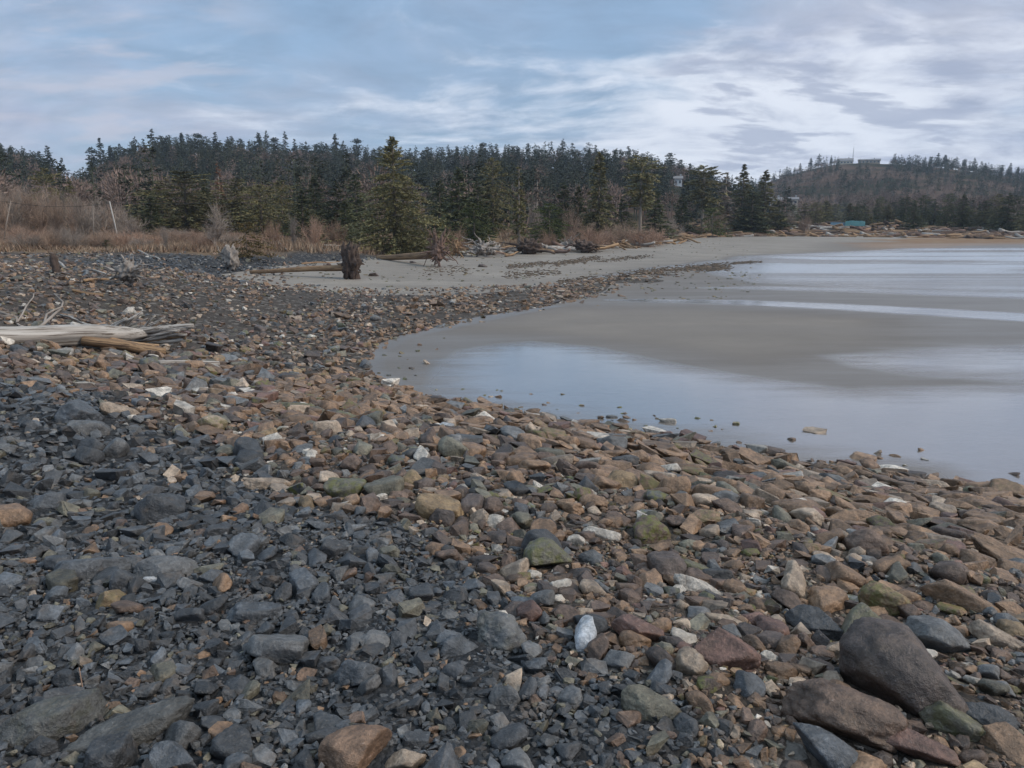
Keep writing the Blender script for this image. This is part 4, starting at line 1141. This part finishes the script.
M_GREYWOOD = mat_vary('weathered_wood', (.17, .145, .125), (.33, .29, .255), .85, 4, .25, .6, 5)
def root_wad(name, label, px, py, hpx, wpx, mat, n, seed, trunk=None, tmat=None, cat='driftwood', flat=False, core=.16, up_bias=.35, reach=1.0):
    """a root plate: a knotty core with tapering roots all round, and the trunk it belongs to"""
    c = at(px, py); s = np.linalg.norm(c-np.array([0, 0, CAMZ]))/FPX
    e = empty(name, tuple(c)); tag(e, label, cat)
    rg = np.random.default_rng(seed); hh, ww = hpx*s, wpx*s
    cen = np.array([0, 0, hh*.42])
    V, F = ICO[3]; Vc = V*(1+.45*vnoise(V[:, 0]*3+seed, V[:, 1]*3, V[:, 2]*3, seed=seed)+.42*vnoise(V[:, 0]*6+seed, V[:, 1]*6, V[:, 2]*6, seed=seed))[:, None]*np.array([ww*core*1.2, ww*core, hh*core*1.7])+cen
    link('root_ball', mesh_white(mesh_np('root_ball', Vc, F, None, True, [mat])), e)
    for k in range(n):
        a = 2*PI*(k+rg.uniform(-.8, .8))/n
        d = np.array([math.cos(a)*ww*.5, rg.uniform(-.5, .5)*ww*.35, math.sin(a)*hh*.5+up_bias*hh*.2*rg.random()])*rg.uniform(.45, 1.15)*reach
        q_ = cen+d; q_[2] = max(q_[2], -.03)
        r = rg.uniform(.025, .06)*max(hh, ww)*(1.4 if core > .24 else 1)
        Q = bend(cen+d*.12, q_, 7, .12, seed+k); wood_piece('root', Q, np.linspace(r, r*.3, 7), mat, e, 6, .2, k)
        for _ in range(2):
            t = rg.uniform(.35, .8); b0 = cen+d*t; b1 = b0+d*.35+rg.normal(size=3)*np.array([ww, ww*.6, hh])*.16; b1[2] = max(b1[2], -.02)
            wood_piece('root', bend(b0, b1, 5, .1, seed+k+9), np.linspace(r*.5, r*.15, 5), mat, e, 5, .1, k)
    if trunk:
        x1, y1, r0, r1 = trunk
        b = at(x1, y1)-c
        P = bend(cen*.75, b+up*r1*.8, 30, .012, seed); wood_piece('trunk', P, np.linspace(r0, r1, 30), tmat, e, 14, .1, seed)
    return e
root_wad('uprooted_log', 'long golden log ending in a dark upright root plate', 351, 279, 36, 22, M_DARKWOOD, 18, 31, (250, 274, .17, .10), M_BROWNWOOD, core=.3, reach=.95)
root_wad('uprooted_log', 'brown log ending in the upright reddish root wad on the sand', 438, 267, 38, 30, M_REDROOT, 28, 32, (378, 259, .26, .16), M_BROWNWOOD, core=.13)
root_wad('root_wad', 'bleached grey root wad with many spread roots by the gravel heap', 130, 287, 32, 40, M_GREYWOOD, 17, 33, core=.15)
root_wad('root_wad', 'pale root stump with a dark hollow left of the long golden log', 231, 270, 26, 18, M_GREYWOOD, 8, 34, core=.26)
root_wad('root_wad', 'bleached tangle of branches right of the reddish root wad', 482, 257, 20, 44, M_GREYWOOD, 20, 35, core=.14)
root_wad('root_wad', 'orange brown splintered roots between the reddish wad and the bleached tangle', 456, 258, 26, 24, M_BROWNWOOD, 14, 36, core=.12)
root_wad('root_wad', 'dark root wad under the reddish shrubs left of the white branch pile', 529, 254, 16, 34, M_DARKWOOD, 13, 37, (552, 247, .2, .13), M_BLEACH, core=.25)
root_wad('root_wad', 'white branch pile in front of the large reddish shrub', 566, 250, 14, 26, M_BLEACH, 16, 38, core=.1)
root_wad('root_wad', 'dark tangle of branches below the large reddish shrub', 586, 253, 14, 34, M_DARKWOOD, 14, 39, core=.2)
root_wad('root_wad', 'reddish tangle at the corner of the upper sand', 655, 243, 12, 26, M_REDROOT, 12, 40, core=.2)
root_wad('root_wad', 'small bleached stump at the foot of the tall pine', 415, 252, 12, 20, M_BLEACH, 9, 41, core=.15)
stick('driftwood_branch', 450, 252, 446, 220, .07, M_BROWNWOOD, 'upright orange splinter behind the upright reddish root wad', 0, .9, seed=31)
stick('driftwood_branch', 437, 250, 431, 226, .05, M_BLEACH, 'thin pale upright stick left behind the upright reddish root wad', 0, 1.2, seed=32)
for k, (x0, y0, x1, y1) in enumerate([(498,253,515,250),(505,257,520,254),(540,251,560,252),(600,247,620,246),(420,255,434,253),(462,250,478,249)]):
    stick('driftwood_branch', x0, y0, x1, y1, .1, (M_BLEACH, M_BROWNWOOD)[k % 2], f"{('pale','brown')[k % 2]} log stub {('right of the bleached tangle','in front of the bleached tangle','behind the white branch pile','under the large greyish shrub','left of the reddish root wad','behind the bleached tangle')[k]}", .05, .1, seed=50+k)
# the long line of driftwood along the far beach
LT = []
for s in range(7):
    P = bend((-.5, 0, 0), (.5, 0, 0), 8, .05, 60+s); LT.append(tube(P, np.linspace(.045, .028, 8), 7, True, .2, s))
lm = {}
dr = np.random.default_rng(91)
DM = [(M_BROWNWOOD, 'brown'), (M_BLEACH, 'bleached'), (M_REDROOT, 'reddish'), (M_DARKWOOD, 'dark'), (M_BROWNWOOD, 'brown')]
for k in range(285):
    px = 672+ (dr.random()**.9)*375; base = np.interp(px, [670, 690, 720, 800, 1050], [243, 240, 239.3, 238.6, 237.2])
    v = dr.random(); py = base-v*6.5
    Dd = np.interp(px, [670, 700, 760, 860, 1050], [112, 132, 146, 152, 158])+v*30
    x, y = xy_at(px, Dd); g = gz(x, y)
    m, cn = DM[int(dr.integers(5))]; t = int(dr.integers(7)); key = (t, m.name)
    if key not in lm: lm[key] = mesh_white(mesh_np('driftwood_log', LT[t][0], LT[t][1], None, True, [m]))
    L = dr.uniform(1.5, 6); th = dr.uniform(3.5, 8)
    o = link('driftwood_log', lm[key], None, (x, y, g+.1+dr.uniform(0, .9)*v), 0, (L, th, th))
    o.rotation_euler = (0, dr.normal(0, .12), dr.normal(0, .5)-az_of(px)*.6)
    sect = 'below the ragged spruces' if px < 790 else 'by the turquoise tarp' if px < 890 else 'near the white trunked tree'
    tag(o, f'{cn} drift log in the tangle on the far beach {sect}', 'driftwood', f'{cn} drift logs on the far beach {sect}', True)
for k in range(90):
    px = dr.uniform(442, 692); py = np.interp(px, [440, 500, 560, 610, 650, 692], [255, 253.5, 252, 249, 245.5, 241])+dr.uniform(-3.5, 1.8)
    p = at(px, py)
    if p is None: continue
    m, cn = DM[int(dr.integers(5))]; t = int(dr.integers(7)); key = (t, m.name)
    if key not in lm: lm[key] = mesh_white(mesh_np('driftwood_log', LT[t][0], LT[t][1], None, True, [m]))
    L = dr.uniform(1.5, 5.0); th = dr.uniform(2.2, 5.2)
    o = link('driftwood_log', lm[key], None, p+up*dr.uniform(.08, .35), 0, (L, th, th)); o.rotation_euler = (0, dr.normal(0, .16), dr.normal(0, .6)-.3)
    sect = 'beside the bleached tangle' if px < 520 else 'under the large reddish shrub' if px < 610 else 'at the corner of the upper sand'
    tag(o, f'{cn} stick in the debris {sect}', 'driftwood', f'{cn} sticks in the debris {sect}', True)
for k in range(16):
    px = 690+k*22+dr.uniform(-8, 8); Dd = np.interp(px, [670, 700, 760, 860, 1050], [112, 132, 146, 152, 158])+dr.uniform(2, 20)
    x, y = xy_at(px, Dd)
    put_shrub('low', k, px, 229+dr.uniform(-2, 3), dr.uniform(14, 26), Dd, (M_TWIGRED, M_TWIG)[k % 2], 'bare_shrub', 'low brown brush growing through the far driftwood line', 'shrub', 'brush in the far driftwood line', True)
# weed and stones left by the tide
wd = Bag(); wg = np.random.default_rng(93)
for (x0, y0, x1, y1, n, jit) in [(508,267,548,263,40,1.2),(555,264,600,258,70,1.3),(600,261,650,256,40,1.0),(640,272,730,265,130,1.5),(560,283,640,274,50,2),(735,263,760,262,25,.6),(505,276,560,271,30,2),(700,270,730,268,40,1),(420,272,480,270,16,3)]:
    for _ in range(n*6):
        t = wg.random(); p = at(x0+(x1-x0)*t+wg.normal(0, 3), y0+(y1-y0)*t+wg.normal(0, jit))
        if p is None: continue
        V, F = ICO[1]; sc = np.array([wg.uniform(.04, .16), wg.uniform(.025, .08), wg.uniform(.012, .035)])
        wd.add((V*(1+.4*vnoise(V[:, 0]*3+p[0], V[:, 1]*3, V[:, 2]*3+p[1], seed=3))[:, None]*sc)@rot(wg.uniform(0, 3), 0, 0).T+p+np.array([0, 0, .012]), F, np.full(3, wg.uniform(.6, 1.4)))
o = link('seaweed', wd.mesh('seaweed', M_WEED, True)); o['kind'] = 'stuff'; o['label'] = 'strands of weed and bits left on the sand by the tide'; o['category'] = 'seaweed'
pb = Bag(); pg = np.random.default_rng(97)
for _ in range(1500):
    px, py = pg.uniform(290, 760), pg.uniform(240, 300) if pg.random() < .75 else pg.uniform(330, 430)
    d_ = ray(px, py); t_ = -CAMZ/d_[2]; x, y = d_[0]*t_, d_[1]*t_
    if pg.random() > .35+.65*(vnoise(np.array([x*.25]), np.array([y*.25]), seed=98)[0] > .1): continue
    rr = float(sdist(R_POLY, np.array([x]), np.array([y]))[0]); vv = float(sdist(V_POLY, np.array([x]), np.array([y]))[0])
    if rr > 0 or vv > 0 or (py > 330 and rr < -1.6): continue
    z = gz(x, y); L = TEMPL[(1, KINDS[int(pg.integers(3))])]; tv, tf = L[int(pg.integers(len(L)))]
    a_ = pg.uniform(.02, .07)*(1 if py > 330 else 1.5)
    pb.add(tv@rot(pg.uniform(0, 3), 0, 0).T*np.array([a_, a_*.8, a_*.4])+np.array([x, y, z+a_*.1]), tf, PAL[('brown', 'grey', 'slate', 'tan', 'rust')[int(pg.integers(5))]])
o = link('beach_pebbles', pb.mesh('beach_pebbles', M_ROCK)); o['kind'] = 'stuff'; o['label'] = 'small pebbles scattered over the sand'; o['category'] = 'pebbles'
# two rocks on the upper sand
for px, py, w_, h_, lab in [(374,276,10,5,'dark rock on the sand beside the dark root plate'),(483,267,10,4,'dark rock on the sand right of the reddish root wad'),(303,271,8,4,'dark rock in front of the long golden log')]:
    p = at(px, py); s = np.linalg.norm(p-np.array([0, 0, CAMZ]))/FPX
    Pv = rock_shape(3, 'round')*np.array([w_*s/2, w_*s*.35, h_*s*.6]); C = np.concatenate([np.tile(PAL['dark_brown']*1.3, (len(Pv), 1)), np.zeros((len(Pv), 1))], 1)
    tag(link('rock', mesh_np('rock', Pv, ICO[3][1], C, True, [M_ROCK]), None, p+np.array([0, 0, h_*s*.25])), lab, 'rock', 'rocks on the shore')
# a dry stalk in the near gravel
a = at(84, 692); tag(wood_piece('dry_stalk', bend(a-up*.03, a+up*.10+np.array([-.01, .01, 0]), 6, .06, 4), np.linspace(.0035, .002, 6), M_TWIGRED, None, 5, .1, 1), 'thin reddish dry stalk standing in the near gravel', 'stalk')

# ------------------------------------------------------------------ buildings, poles, tarp
def box(b, x0, x1, y0, y1, z0, z1):
    V = [(x, y, z) for z in (z0, z1) for y in (y0, y1) for x in (x0, x1)]
    b.add(V, [(0,2,1),(1,2,3),(4,5,6),(5,7,6),(0,1,4),(1,5,4),(2,6,3),(3,6,7),(0,4,2),(2,4,6),(1,3,5),(3,7,5)])
def gable(b, x0, x1, y0, y1, z0, h, ov=.4, th=.18):
    ym = (y0+y1)/2; x0 -= ov; x1 += ov; ya, yb = y0-ov, y1+ov; e = z0-ov*h/(ym-y0)
    V = [(x0,ya,e),(x1,ya,e),(x0,ym,z0+h),(x1,ym,z0+h),(x0,yb,e),(x1,yb,e)]; V += [(a, b_, c-th) for a, b_, c in V]
    b.add(V, [(0,1,3),(0,3,2),(2,3,5),(2,5,4),(6,9,7),(6,8,9),(8,11,9),(8,10,11),(0,6,7),(0,7,1),(4,5,11),(4,11,10),(0,2,8),(0,8,6),(2,4,10),(2,10,8),(1,7,9),(1,9,3),(3,9,11),(3,11,5)])
M_WALLW = mat_plain('white_siding', (.72, .72, .70)); M_WALLT = mat_plain('tan_siding', (.36, .27, .19)); M_WALLG = mat_plain('grey_siding', (.42, .41, .40))
M_WALLC = mat_plain('cream_siding', (.58, .49, .37)); M_ROOF = mat_plain('grey_roof', (.20, .19, .19)); M_GLASS = mat_plain('window_glass', (.05, .06, .075), .15)
M_TARP = mat_plain('turquoise_tarp', (.032, .11, .115), .6); M_POLE = mat_plain('weathered_pole', (.42, .39, .35), .9); M_METAL = mat_plain('mast_metal', (.35, .36, .38), .5)
def house(name, label, px, py, wpx, Dd, hw, storeys, wall, roof_h=1.6, nwin=4):
    """py: row of the eaves; walls stand on the hillside"""
    x, y = xy_at(px, Dd, py); g = gz(x, y); s = Dd/FPX/math.cos(az_of(px)); w_ = wpx*s/2
    ze = min(max(z_at(px, py, Dd)-g, 2.6), 3.4 if Dd > 500 else 6)
    e = empty(name, (x, y, g), -az_of(px)); tag(e, label, 'house')
    b = Bag(); box(b, -w_, w_, -hw, hw, -1.5, ze); gb = [(-w_, -hw, ze), (-w_, hw, ze), (-w_, 0, ze+roof_h-.1), (w_, -hw, ze), (w_, hw, ze), (w_, 0, ze+roof_h-.1)]; b.add(gb, [(0, 2, 1), (3, 4, 5)])
    link('wall', b.mesh('wall', wall), e)
    b = Bag(); gable(b, -w_, w_, -hw, hw, ze+.02, roof_h); rf = link('roof', b.mesh('roof', M_ROOF), e)
    b = Bag(); box(b, w_*.4, w_*.4+.6, .3, .9, ze+roof_h*.4, ze+roof_h+.7); link('chimney', b.mesh('chimney', M_WALLG), rf)
    for k in range(nwin):
        xc = -w_+(k+.5)*2*w_/nwin; ww_ = min(.8, w_/nwin*.6)
        for st in range(storeys):
            zc = ze-1.3-2.6*st
            b = Bag(); box(b, xc-ww_, xc+ww_, -hw-.06, -hw+.02, zc-.6, zc+.6); wn = link('window', b.mesh('window', M_WALLW), e)
            b = Bag(); box(b, xc-ww_+.1, xc+ww_-.1, -hw-.075, -hw-.065, zc-.5, zc+.5); link('pane', b.mesh('pane', M_GLASS), wn)
    return e
house('hilltop_house', 'cream house on the crest of the far hill with a mast behind it', 845, 161.0, 12, 628, 4, 1, M_WALLC, 1.8, 5)
house('hilltop_house', 'long low tan building right of the cream hilltop house', 869, 163.2, 16, 632, 4, 1, M_WALLT, 1.0, 6)
house('hillside_house', 'small white house high among the trees of the long ridge', 678, 183, 7, 300, 2.2, 1, M_WALLW, .9, 2)
house('hillside_house', 'tan house half hidden beside the ragged pair of spruces', 775, 190, 13, 300, 3, 2, M_WALLT, 1.0, 3)
house('hillside_house', 'small pale cabin on the slope right of the tan house', 794, 187.5, 8, 340, 2.4, 1, M_WALLC, .8, 2)
x, y = xy_at(847, 634); g = gz(x, y); H = z_at(847, 148, 634)-g
e = empty('radio_mast', (x, y, g)); tag(e, 'thin lattice radio mast behind the cream hilltop house', 'mast')
V, F = segs([(-.5, -.3, 0), (.5, -.3, 0), (0, .5, 0)], [(-.12, -.1, H), (.12, -.1, H), (0, .12, H)], [.07]*3, [.05]*3, 5); b = Bag(); b.add(V, F)
p0, p1 = [], []
for k in range(12):
    z0, z1 = H*k/12, H*(k+1)/12; f0, f1 = 1-.76*k/12, 1-.76*(k+1)/12
    C3 = [(-.5, -.3), (.5, -.3), (0, .5)]
    for j in range(3): p0.append((C3[j][0]*f0, C3[j][1]*f0, z0)); p1.append((C3[(j+1) % 3][0]*f1, C3[(j+1) % 3][1]*f1, z1))
V, F = segs(p0, p1, [.04]*36, [.04]*36); b.add(V, F); link('lattice', b.mesh('lattice', M_METAL), e)
V, F = segs([(0, 0, H)], [(0, 0, H+3)], [.05], [.02], 5); b = Bag(); b.add(V, F); link('antenna', b.mesh('antenna', M_METAL), e)
# turquoise tarp shelter among the driftwood
Dd = 176; x, y = xy_at(855, Dd); g = gz(x, y); s = Dd/FPX/math.cos(az_of(855)); zt = z_at(855, 220.5, Dd)-g; zl = z_at(855, 227, Dd)-g
e = empty('tarp_shelter', (x, y, g), -az_of(855)); tag(e, 'turquoise tarp shelter pitched behind the far driftwood', 'shelter')
nx, ny = 14, 8; U, W_ = np.meshgrid(np.linspace(-1, 1, nx), np.linspace(-1, 1, ny), indexing='ij')
hw = 7.5*s
def tz(U, W_): return zl+(zt-zl)*(1-np.abs(W_+.1)**1.2*.95)*(1-.12*U**2)+.06*vnoise(U*3, W_*3, seed=5)
top = np.stack([U*hw, W_*1.9, tz(U, W_)], -1).reshape(-1, 3); bot = top-np.array([0, 0, .05])
Fq = grid_faces(nx, ny)[:, ::-1]; tri = np.vstack([Fq[:, [0, 1, 2]], Fq[:, [0, 2, 3]]]); b = Bag(); b.add(top, tri); b.add(bot, tri[:, ::-1])
link('tarp', b.mesh('tarp', M_TARP), e)
for sx in (-1, 1):
    for sy in (-1, 0, 1):
        V, F = segs([(sx*hw*.97, sy*1.8, -.1)], [(sx*hw*.97, sy*1.8, float(tz(np.array(sx*.97), np.array(sy*.95)))-.03)], [.06], [.05], 6); b = Bag(); b.add(V, F); link('pole', b.mesh('pole', M_POLE), e)
b = Bag(); pl_ = np.stack([U*1.6-hw-1.2, W_*1.2, .35+.9*(1-np.abs(W_))+.05*vnoise(U*4, W_*4, seed=9)], -1).reshape(-1, 3); b.add(pl_, tri); b.add(pl_-np.array([0, 0, .05]), tri[:, ::-1]); link('side_flap', b.mesh('side_flap', mat_plain('blue_tarp', (.05, .10, .14), .6)), e)
# utility poles and the wires between them
def pole(px, top, base, lean_px, Dd, label, r=.045, arm=True, wood=None):
    x, y = xy_at(px, Dd); g = gz(x, y); s = Dd/FPX/math.cos(az_of(px)); z1 = z_at(px, top, Dd)-g
    e = empty('utility_pole', (x, y, g), -az_of(px)); tag(e, label, 'pole')
    V, F = tube([(lean_px*s, 0, -.3), (lean_px*s*.5, 0, z1*.5), (0, 0, z1)], [r*1.15, r, r*.8], 8); b = Bag(); b.add(V, F); link('shaft', b.mesh('shaft', wood or M_POLE, True), e)
    if arm:
        b = Bag(); box(b, -.55, .55, -.2, -.1, z1-.45, z1-.33); link('crossarm', b.mesh('crossarm', M_POLE), e)
        for dx in (-.45, .45):
            V, F = tube([(dx, -.15, z1-.33), (dx, -.15, z1-.2)], [.04, .03], 6); b = Bag(); b.add(V, F); link('insulator', b.mesh('insulator', M_GLASS), e)
    return np.array([x, y, g+z1])
A = pole(112, 201.5, 232, 4, 60, 'straight pale utility pole at the right end of the bare alders', arm=False)
B = pole(95, 205, 231, -2, 61, 'thin crooked pole left of the straight utility pole', .026, False, M_PALEBARK)
C_ = pole(14, 201, 230, -9, 60, 'leaning pale pole in the bare alders near the picture margin', .026, False, M_PALEBARK)
x, y = xy_at(-160, 62); Dn = np.array([x, y, gz(x, y)+5.2])
x, y = xy_at(330, 96); En = np.array([x, y, gz(x, y)+4.0])
M_WIRE = mat_plain('wire_black', (.03, .03, .03), .6)
for k, (p0, p1) in enumerate([(A, C_), (C_, Dn), (A, En)]):
    t = np.linspace(0, 1, 14)[:, None]; P = p0*(1-t)+p1*t; P[:, 2] -= .25*(4*t*(1-t))[:, 0]; P[:, 2] -= .1
    V, F = tube(P, np.full(14, .012), 4); o = link('power_line', mesh_white(mesh_np('power_line', V, F, None, True, [M_WIRE])))
    tag(o, ('wire from the straight utility pole to the leaning pole', 'wire from the leaning pole out past the picture margin', 'wire from the straight utility pole into the green copse')[k], 'wire')
# thin blue smoke rising beside the tarp
def volume(name, color, dens, aniso=.2):
    m, nt = newmat(name); q = N(nt); v = q.n('ShaderNodeVolumePrincipled'); v.inputs['Color'].default_value = (*color, 1); v.inputs['Density'].default_value = dens; v.inputs['Anisotropy'].default_value = aniso
    o = q.n('ShaderNodeOutputMaterial'); q.l(v.outputs[0], o.inputs['Volume']); return m
V, F = ICO[3]; x, y = xy_at(838, 178); g = gz(x, y)
Vs = V*(1+.3*vnoise(V[:, 0]*2, V[:, 1]*2, V[:, 2]*2, seed=8))[:, None]*np.array([1.3, 1.1, 3.2]); Vs[:, 0] += -.25*Vs[:, 2]
o = link('smoke', mesh_np('smoke', Vs, F, None, True, [volume('campfire_smoke', (.6, .78, 1.0), .016)]), None, (x, y, g+3.2)); o['kind'] = 'stuff'; o['label'] = 'thin blue campfire smoke beside the turquoise tarp'; o['category'] = 'smoke'
# the damp sea air that turns the hills blue
b = Bag(); box(b, -1150, 1150, -120, 1150, -3, 130)
o = link('haze', b.mesh('haze', volume('sea_air', (.70, .84, 1.0), .00026, .1))); o['kind'] = 'stuff'; o['label'] = 'faint blue haze over beach and hills'; o['category'] = 'haze'

# ------------------------------------------------------------------ sky, sun, camera
SUN_EL, SUN_AZ = math.radians(40), math.radians(105)       # behind thin cloud, to the right
w = bpy.data.worlds.new('World'); scene.world = w; w.use_nodes = True
nt = w.node_tree; nt.nodes.clear(); q = N(nt)
sky = q.n('ShaderNodeTexSky', sky_type='NISHITA'); sky.sun_disc = False
sky.sun_elevation = SUN_EL; sky.sun_rotation = SUN_AZ; sky.air_density = 1.0; sky.dust_density = 1.5
d = q.n('ShaderNodeTexCoord').outputs['Generated']
sp = q.n('ShaderNodeSeparateXYZ'); q.l(d, sp.inputs[0])
zz = q.math('ADD', q.math('MAXIMUM', sp.outputs[2], 0.0), .20)
cb = q.n('ShaderNodeCombineXYZ'); q.l(q.math('DIVIDE', sp.outputs[0], zz), cb.inputs[0]); q.l(q.math('DIVIDE', sp.outputs[1], zz), cb.inputs[1])
pl = cb.outputs[0]
def toward(px, py, tight):
    v = ray(px, py); v = v/np.linalg.norm(v)
    x = q.n('ShaderNodeVectorMath', operation='DOT_PRODUCT'); q.l(d, x.inputs[0]); x.inputs[1].default_value = tuple(v)
    return q.ramp(x.outputs['Value'], math.cos(math.radians(tight)), 1.0)
blue = q.mix(.75, q.mix(1.0, sky.outputs[0], (.08, .08, .08), 'MULTIPLY'), (.175, .26, .375))
warp = q.n('ShaderNodeTexNoise'); warp.inputs['Scale'].default_value = .8; warp.inputs['Detail'].default_value = 3; q.l(pl, warp.inputs['Vector'])
wv = q.n('ShaderNodeVectorMath', operation='MULTIPLY_ADD'); q.l(warp.outputs['Color'], wv.inputs[0]); wv.inputs[1].default_value = (.7, .7, 0); q.l(pl, wv.inputs[2]); pw = wv.outputs[0]
n1 = q.noise(q.scaled(pw, (.8, .9, 1)), 1.3, 8, .58)
n2 = q.noise(q.scaled(pw, (1.5, 1.75, 1)), 1.7, 9, .62)
n3 = q.noise(q.scaled(pl, (1.5, 2.8, 1)), 1.6, 7, .55, .2)
n4 = q.noise(q.scaled(pw, (1.0, 1.5, 1)), 4.5, 6, .6)
low = q.ramp(sp.outputs[2], .34, .06)
cov = q.ramp(q.math('ADD', q.math('MULTIPLY_ADD', low, .16, n1), q.math('MULTIPLY', toward(1060, 40, 30), .15)), .46, .80)
lil = q.mix(q.ramp(n2, .3, .7), (.255, .285, .37), (.345, .365, .43))
up_ = toward(470, 40, 19)
col = q.mix(q.math('MULTIPLY', cov, q.math('MULTIPLY_ADD', up_, -.55, .95)), blue, lil)
col = q.mix(1.0, col, q.math('MULTIPLY_ADD', n4, .5, .75), 'MULTIPLY')
br = q.math('ADD', q.math('MULTIPLY', toward(860, 105, 20), .25), q.math('MULTIPLY', toward(560, 125, 17), .21))
br = q.math('ADD', br, q.math('MULTIPLY', toward(280, 135, 11), .12))
br = q.math('ADD', br, q.math('MULTIPLY', toward(840, 75, 8), .13))
br = q.math('MULTIPLY', br, q.ramp(sp.outputs[2], .27, .13))
lit = q.ramp(q.math('ADD', q.math('MULTIPLY_ADD', n4, .3, q.math('MULTIPLY', n2, .8)), q.math('SUBTRACT', br, .16)), .49, .82)
col = q.mix(lit, col, (.505, .53, .58))
pk = q.math('MULTIPLY', q.ramp(n3, .48, .64), q.math('MULTIPLY', toward(60, 50, 15), .45))
col = q.mix(pk, col, (.42, .395, .43))
dkc = q.math('MULTIPLY', q.ramp(n3, .50, .60), q.ramp(toward(800, 130, 13), .1, .6))
col = q.mix(q.math('MULTIPLY', dkc, .8), col, (.25, .28, .36))
# unseen cloud brightened overhead, as overcast is, and behind, to light stones and trees
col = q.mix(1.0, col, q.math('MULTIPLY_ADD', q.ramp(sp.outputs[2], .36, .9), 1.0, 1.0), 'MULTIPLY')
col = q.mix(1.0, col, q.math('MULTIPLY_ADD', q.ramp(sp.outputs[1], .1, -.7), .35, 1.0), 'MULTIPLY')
col = q.mix(1.0, col, (1.15, 1.16, 1.18), 'MULTIPLY')
col = q.mix(1.0, col, q.mix(q.ramp(sp.outputs[2], .33, .75), (1, 1, 1), (1.12, 1.0, .84)), 'MULTIPLY')
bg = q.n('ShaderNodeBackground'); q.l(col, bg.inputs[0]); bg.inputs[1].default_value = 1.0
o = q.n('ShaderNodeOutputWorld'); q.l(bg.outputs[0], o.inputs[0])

sl = bpy.data.lights.new('sun', 'SUN'); sl.energy = 1.5; sl.angle = math.radians(15); sl.color = (1.0, .90, .78)
so = link('sun', sl)
from mathutils import Vector
so.rotation_euler = Vector((-math.sin(SUN_AZ)*math.cos(SUN_EL), -math.cos(SUN_AZ)*math.cos(SUN_EL), -math.sin(SUN_EL))).to_track_quat('-Z', 'Y').to_euler()

cd = bpy.data.cameras.new('camera'); co = link('camera', cd); co.location = (0, 0, CAMZ)
co.rotation_euler = (PI/2-PITCH, 0, 0); cd.sensor_fit = 'HORIZONTAL'; cd.sensor_width = 36; cd.lens = 36*FPX/1024
cd.clip_start = .05; cd.clip_end = 20000
scene.camera = co
vs = scene.view_settings; vs.view_transform = 'Standard'; vs.look = 'None'; vs.exposure = .56; vs.gamma = 1
scene.render.engine = 'CYCLES'
cy = scene.cycles; cy.use_denoising = True; cy.max_bounces = 6; cy.transparent_max_bounces = 12; cy.volume_bounces = 0; cy.caustics_reflective = False; cy.caustics_refractive = False
try: cy.denoiser = 'OPENIMAGEDENOISE'
except Exception: pass
